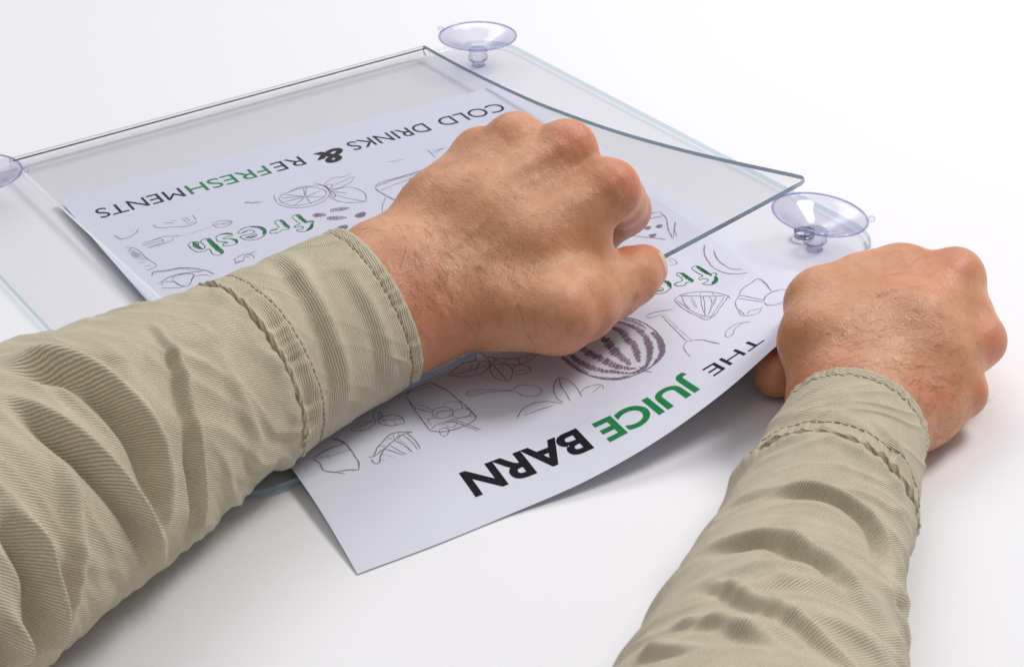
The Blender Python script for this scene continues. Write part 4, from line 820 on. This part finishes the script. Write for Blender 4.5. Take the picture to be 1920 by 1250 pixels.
def value_noise(x, y, seed):
    g_ = np.random.default_rng(seed).random((64, 64)); xi = np.floor(x).astype(int); yi = np.floor(y).astype(int); fx = x - xi; fy = y - yi
    fx = fx * fx * fx * (fx * (fx * 6 - 15) + 10); fy = fy * fy * fy * (fy * (fy * 6 - 15) + 10)
    v = lambda i, j: g_[i % 64, j % 64]
    return (v(xi, yi) * (1 - fx) + v(xi + 1, yi) * fx) * (1 - fy) + (v(xi, yi + 1) * (1 - fx) + v(xi + 1, yi + 1) * fx) * fy
def crease(sg, ag, Rg, seed, amp, across, along, slant):
    """sharp irregular creases running mostly round the sleeve"""
    y = ag * np.mean(Rg); x = sg - slant * y + .9 * across * (value_noise(sg / 2.2 + 7, y / 2.4 + 9, seed + 50) - .5) * 2
    n1 = value_noise(x / across + 11, y / along + 13, seed + 60); rid = 1 - np.abs(2 * n1 - 1)
    return amp * (rid ** 3.2 - .28) * (.35 + .9 * value_noise(sg / 2.6 + 3, y / 2.6 + 5, seed + 70))
def make_sleeve(tube, s_seam, folds, cuff_folds, seed, label, zmin, mirror=1):
    r = np.random.default_rng(seed)
    # sleeve proper
    ns, na = 300, 240
    s = np.linspace(0, s_seam + .12, ns); a = np.linspace(-math.pi, math.pi, na, endpoint=False)
    sg, ag = np.meshgrid(s, a, indexing='ij'); Rg = tube.radius(sg)
    d_ = fold_field(sg, ag, Rg, folds)
    d_ += crease(sg, ag, Rg, seed, .20, 1.2, 5.5, .55) + crease(sg, ag, Rg, seed + 1, .15, .55, 3.2, .45)
    for _ in range(16):                                   # soft shallow puckers
        s0, a0, w = r.uniform(0, s_seam), r.uniform(-3, 3), r.uniform(.35, .8); th_ = r.normal(.2, .5)
        u_ = (sg - s0) * math.cos(th_) + (ag - a0) * Rg * math.sin(th_); v_ = -(sg - s0) * math.sin(th_) + (ag - a0) * Rg * math.cos(th_)
        d_ += r.uniform(-.05, .06) * np.exp(-(u_ / w)**2 - (v_ / (w * 3))**2)
    d_ = soften(d_, 3)
    k = np.clip((sg - (s_seam - 1.1)) / 1.1, 0, 1)       # gathered into the cuff seam
    d_ += k**2 * (.05 * np.sin(ag * 17 + 2 * np.sin(ag * 3)) + .035 * np.sin(ag * 41 + 3 * np.sin(ag * 5))) * np.clip(1 - ((sg - s_seam) / .12).clip(0, 1) * .4, 0, 1)
    d_ += .10 * np.exp(-((sg - (s_seam - .45)) / .35)**2) - .07 * np.exp(-((sg - s_seam + .05) / .14)**2)
    def lay(P_):
        f = np.maximum(P_[..., 2] - zmin, 0); low = P_[..., 2] - zmin
        P_ = P_.copy(); P_[..., 2] = zmin + np.where(low > .6, low, .6 * np.exp((np.minimum(low, .6) - .6) / .6) )
        return P_
    P_ = lay(tube.pt(sg, ag, d_))
    Fq = grid_faces(ns, na, True); uv = np.stack([sg, ag * 3.2], -1).reshape(-1, 2)
    o = adopt(new_obj('sleeve', P_.reshape(-1, 3), Fq, M['twill'], uv=uv), person); o['label'] = label
    # cuff: a doubled band, rolled edge, two rows of stitching
    nc = 190; L = tube.L
    s = np.linspace(s_seam - .18, L, nc); sg, ag = np.meshgrid(s, np.linspace(-math.pi, math.pi, 320, endpoint=False), indexing='ij'); Rg = tube.radius(sg)
    wob = .03 * np.sin(ag * 23 + 4 * np.sin(ag * 2)) + .02 * np.sin(ag * 51 + 3 * np.sin(ag * 7))
    d_ = .10 + soften(fold_field(sg, ag, Rg, cuff_folds), 5)
    d_ += -.30 * np.exp(-((sg - (s_seam - .18)) / .05)**2) + .06 * np.exp(-((sg - (s_seam - .06)) / .09)**2) + wob * np.exp(-((sg - s_seam) / .35)**2) - .035 * np.exp(-((sg - (s_seam + .75)) / .06)**2) + wob * .9 * np.exp(-((sg - (s_seam + .45)) / .35)**2)
    d_ += .045 * np.exp(-((sg - (L - .10)) / .10)**2) - .06 * np.exp(-((sg - (L - .42)) / .07)**2) + wob * 1.1 * np.exp(-((sg - (L - .3)) / .3)**2)
    d_ += crease(sg, ag, Rg, seed + 2, .075, .8, 2.4, .9) * np.clip((sg - s_seam - .5) / .6, 0, 1) * np.clip((L - sg - .3) / .5, 0, 1)
    for _ in range(10):
        s0, a0, w = r.uniform(s_seam + .8, L - .6), r.uniform(-2.5, 2.5), r.uniform(.25, .55); th_ = r.normal(.5, .5)
        u_ = (sg - s0) * math.cos(th_) + (ag - a0) * Rg * math.sin(th_); v_ = -(sg - s0) * math.sin(th_) + (ag - a0) * Rg * math.cos(th_)
        d_ += r.uniform(-.03, .035) * np.exp(-(u_ / w)**2 - (v_ / (w * 3))**2)
    Po = lay(tube.pt(sg, ag, d_)); Pi = lay(tube.pt(sg[::-1][:60], ag[:60], d_[::-1][:60] - .16))
    # close the outer skin into the inner one over a rounded lip
    lip = (Po[-1] + Pi[0]) / 2 + (Po[-1] - Po[-4]) * .9
    A = np.concatenate([Po, lip[None], Pi], 0)
    uv = np.concatenate([np.stack([sg, ag * 2.9], -1), np.stack([sg[-1:], ag[-1:] * 2.9], -1) + .05, np.stack([sg[::-1][:60], ag[:60] * 2.9], -1)], 0)
    c = adopt(new_obj('cuff', A.reshape(-1, 3), grid_faces(A.shape[0], A.shape[1], True), M['twill_cuff'], uv=uv.reshape(-1, 2)), o); c['label'] = 'stitched cuff at the wrist'
    # stitching
    VV, FF = [], []
    for s_row in (s_seam + .75, L - .42):
        row = int(np.argmin(abs(s - s_row))); loop = Po[row]; ctr = loop.mean(0)
        dl = np.linalg.norm(np.diff(np.vstack([loop, loop[:1]]), axis=0), axis=1); cum = np.concatenate([[0], np.cumsum(dl)])
        lp = np.vstack([loop, loop[:1]]); nx = np.vstack([Po[row + 1], Po[row + 1][:1]])
        for q in np.arange(0, cum[-1] - .2, .24):
            e0 = np.array([np.interp(q, cum, lp[:, i]) for i in range(3)]); e1 = np.array([np.interp(q + .17, cum, lp[:, i]) for i in range(3)])
            t = e1 - e0; t /= np.linalg.norm(t) + 1e-9; nx_ = np.array([np.interp(q, cum, nx[:, i]) for i in range(3)]) - e0
            no = np.cross(t, nx_); no /= np.linalg.norm(no) + 1e-9
            if no @ (e0 - ctr) < 0: no = -no
            sd = np.cross(no, t); b0 = len(VV); wd = .022
            mid_ = (e0 + e1) / 2 + no * .03
            for p, hgt in ((e0, 0), (mid_, .0), (e1, 0)):
                VV += [p + sd * wd + no * .006, p + no * .03, p - sd * wd + no * .006]
            for kk in range(2):
                for j in range(2): FF.append((b0 + 3*kk + j, b0 + 3*kk + j + 1, b0 + 3*kk + 4 + j, b0 + 3*kk + 3 + j))
    st = adopt(new_obj('stitching', np.array(VV), FF, M['thread']), o); st['kind'] = 'stuff'
    return o
tube_l = Tube([(-18.14,-30.69,6.24), (-13.94,-28.07,5.08), (-11.27,-26.59,4.67), (-5.36,-23.88,4.00), (-1.51,-22.56,3.81), (3.40,-21.41,3.92)], [4.8, 4.4, 4.2, 3.56, 3.0, 2.76], (-.445, -.753, .485), -.25, -.25)
make_sleeve(tube_l, float(tube_l.sk[4]) - .25, [
    ([(14.99,-0.75),(14.99,-0.51),(14.44,-0.21),(13.79,0.10),(13.15,0.43),(12.88,0.70),(12.78,1.14),(12.78,1.49)], .26, .20, .6),
    ([(9.56,-0.91),(10.30,-0.80),(10.76,-0.64),(11.22,-0.48),(11.59,-0.31),(11.96,-0.10),(12.05,0.10),(11.96,0.31),(11.50,0.61),(11.13,0.89)], .34, .42, .9),
    ([(8.37,-0.56),(8.74,-0.34),(9.01,-0.10),(9.47,0.12),(9.93,0.32),(10.21,0.53),(10.58,0.78),(11.22,1.24)], .34, .32, .9),
    ([(5.61,0.01),(5.70,0.15),(5.98,0.32),(6.07,0.51),(5.98,0.75),(5.98,1.00),(5.89,1.19)], .42, .38, 1.0),
    ([(8.46,0.04),(8.09,0.21),(7.45,0.45),(7.08,0.72),(6.81,0.95),(6.53,1.20)], .16, .35, .5),
    ([(3.95,0.57),(4.14,0.69),(4.51,0.89),(4.69,1.06)], .30, .28, .9),
    ([(12.69,-0.76),(13.06,-0.54),(12.69,-0.23),(12.23,0.07)], .10, .45, .5),
    ([(16.28,-0.32),(16.09,0.10),(16.00,0.51),(16.00,1.00)], .07, .35, .5),
], [
    ([(21.43,-1.28),(20.97,-0.42),(20.78,0.12),(20.51,0.70),(20.23,1.06)], .13, .42, .7),
    ([(19.31,-0.75),(19.04,-0.15),(19.04,0.29),(19.22,1.02)], .08, .35, .5),
    ([(22.62,-0.54),(22.72,-0.06),(22.53,0.46),(22.44,1.13)], .08, .35, .5),
], 11, 'khaki twill sleeve of the arm reaching across the holder', .95)
tube_r = Tube([(-4.14,-49.73,5.21), (0.76,-45.15,3.83), (2.56,-43.44,3.39), (5.32,-40.82,2.56), (9.23,-37.58,2.11), (12.77,-34.83,2.20)], [3.9, 3.5, 3.30, 2.95, 2.58, 2.12], (-.445, -.753, .485), .0, .0)
make_sleeve(tube_r, float(tube_r.sk[4]) + .1, [
    ([(14.20,-1.30),(14.38,-1.00),(14.38,-0.65),(14.64,-0.39),(14.38,-0.12),(13.94,0.15),(12.97,0.31),(11.29,0.28)], .20, .26, .8),
    ([(10.06,-1.27),(10.14,-1.11),(9.88,-0.86),(9.61,-0.57),(9.44,-0.32),(9.00,-0.13),(8.38,0.04)], .22, .28, .9),
    ([(7.59,-1.02),(6.62,-0.84),(5.82,-0.67),(5.12,-0.43),(4.67,-0.18),(4.59,0.02),(4.67,0.21)], .14, .27, .9),
    ([(5.20,-1.17),(4.41,-1.00),(4.15,-0.80),(3.97,-0.64),(3.26,-0.40)], .12, .26, .6),
    ([(3.88,-1.31),(2.73,-1.03),(2.56,-0.81)], .12, .26, .6),
    ([(9.88,0.15),(12.88,0.72),(11.38,0.73)], .12, .3, .6),
], [
    ([(21.17,-1.76),(19.85,-1.09),(19.76,-0.73),(19.49,-0.32),(19.49,-0.01)], .04, .4, .6),
    ([(20.20,-0.12),(19.41,0.24),(18.35,0.61)], .07, .25, .5),
], 17, 'khaki twill sleeve of the arm beside the lifted sheet corner', .64)
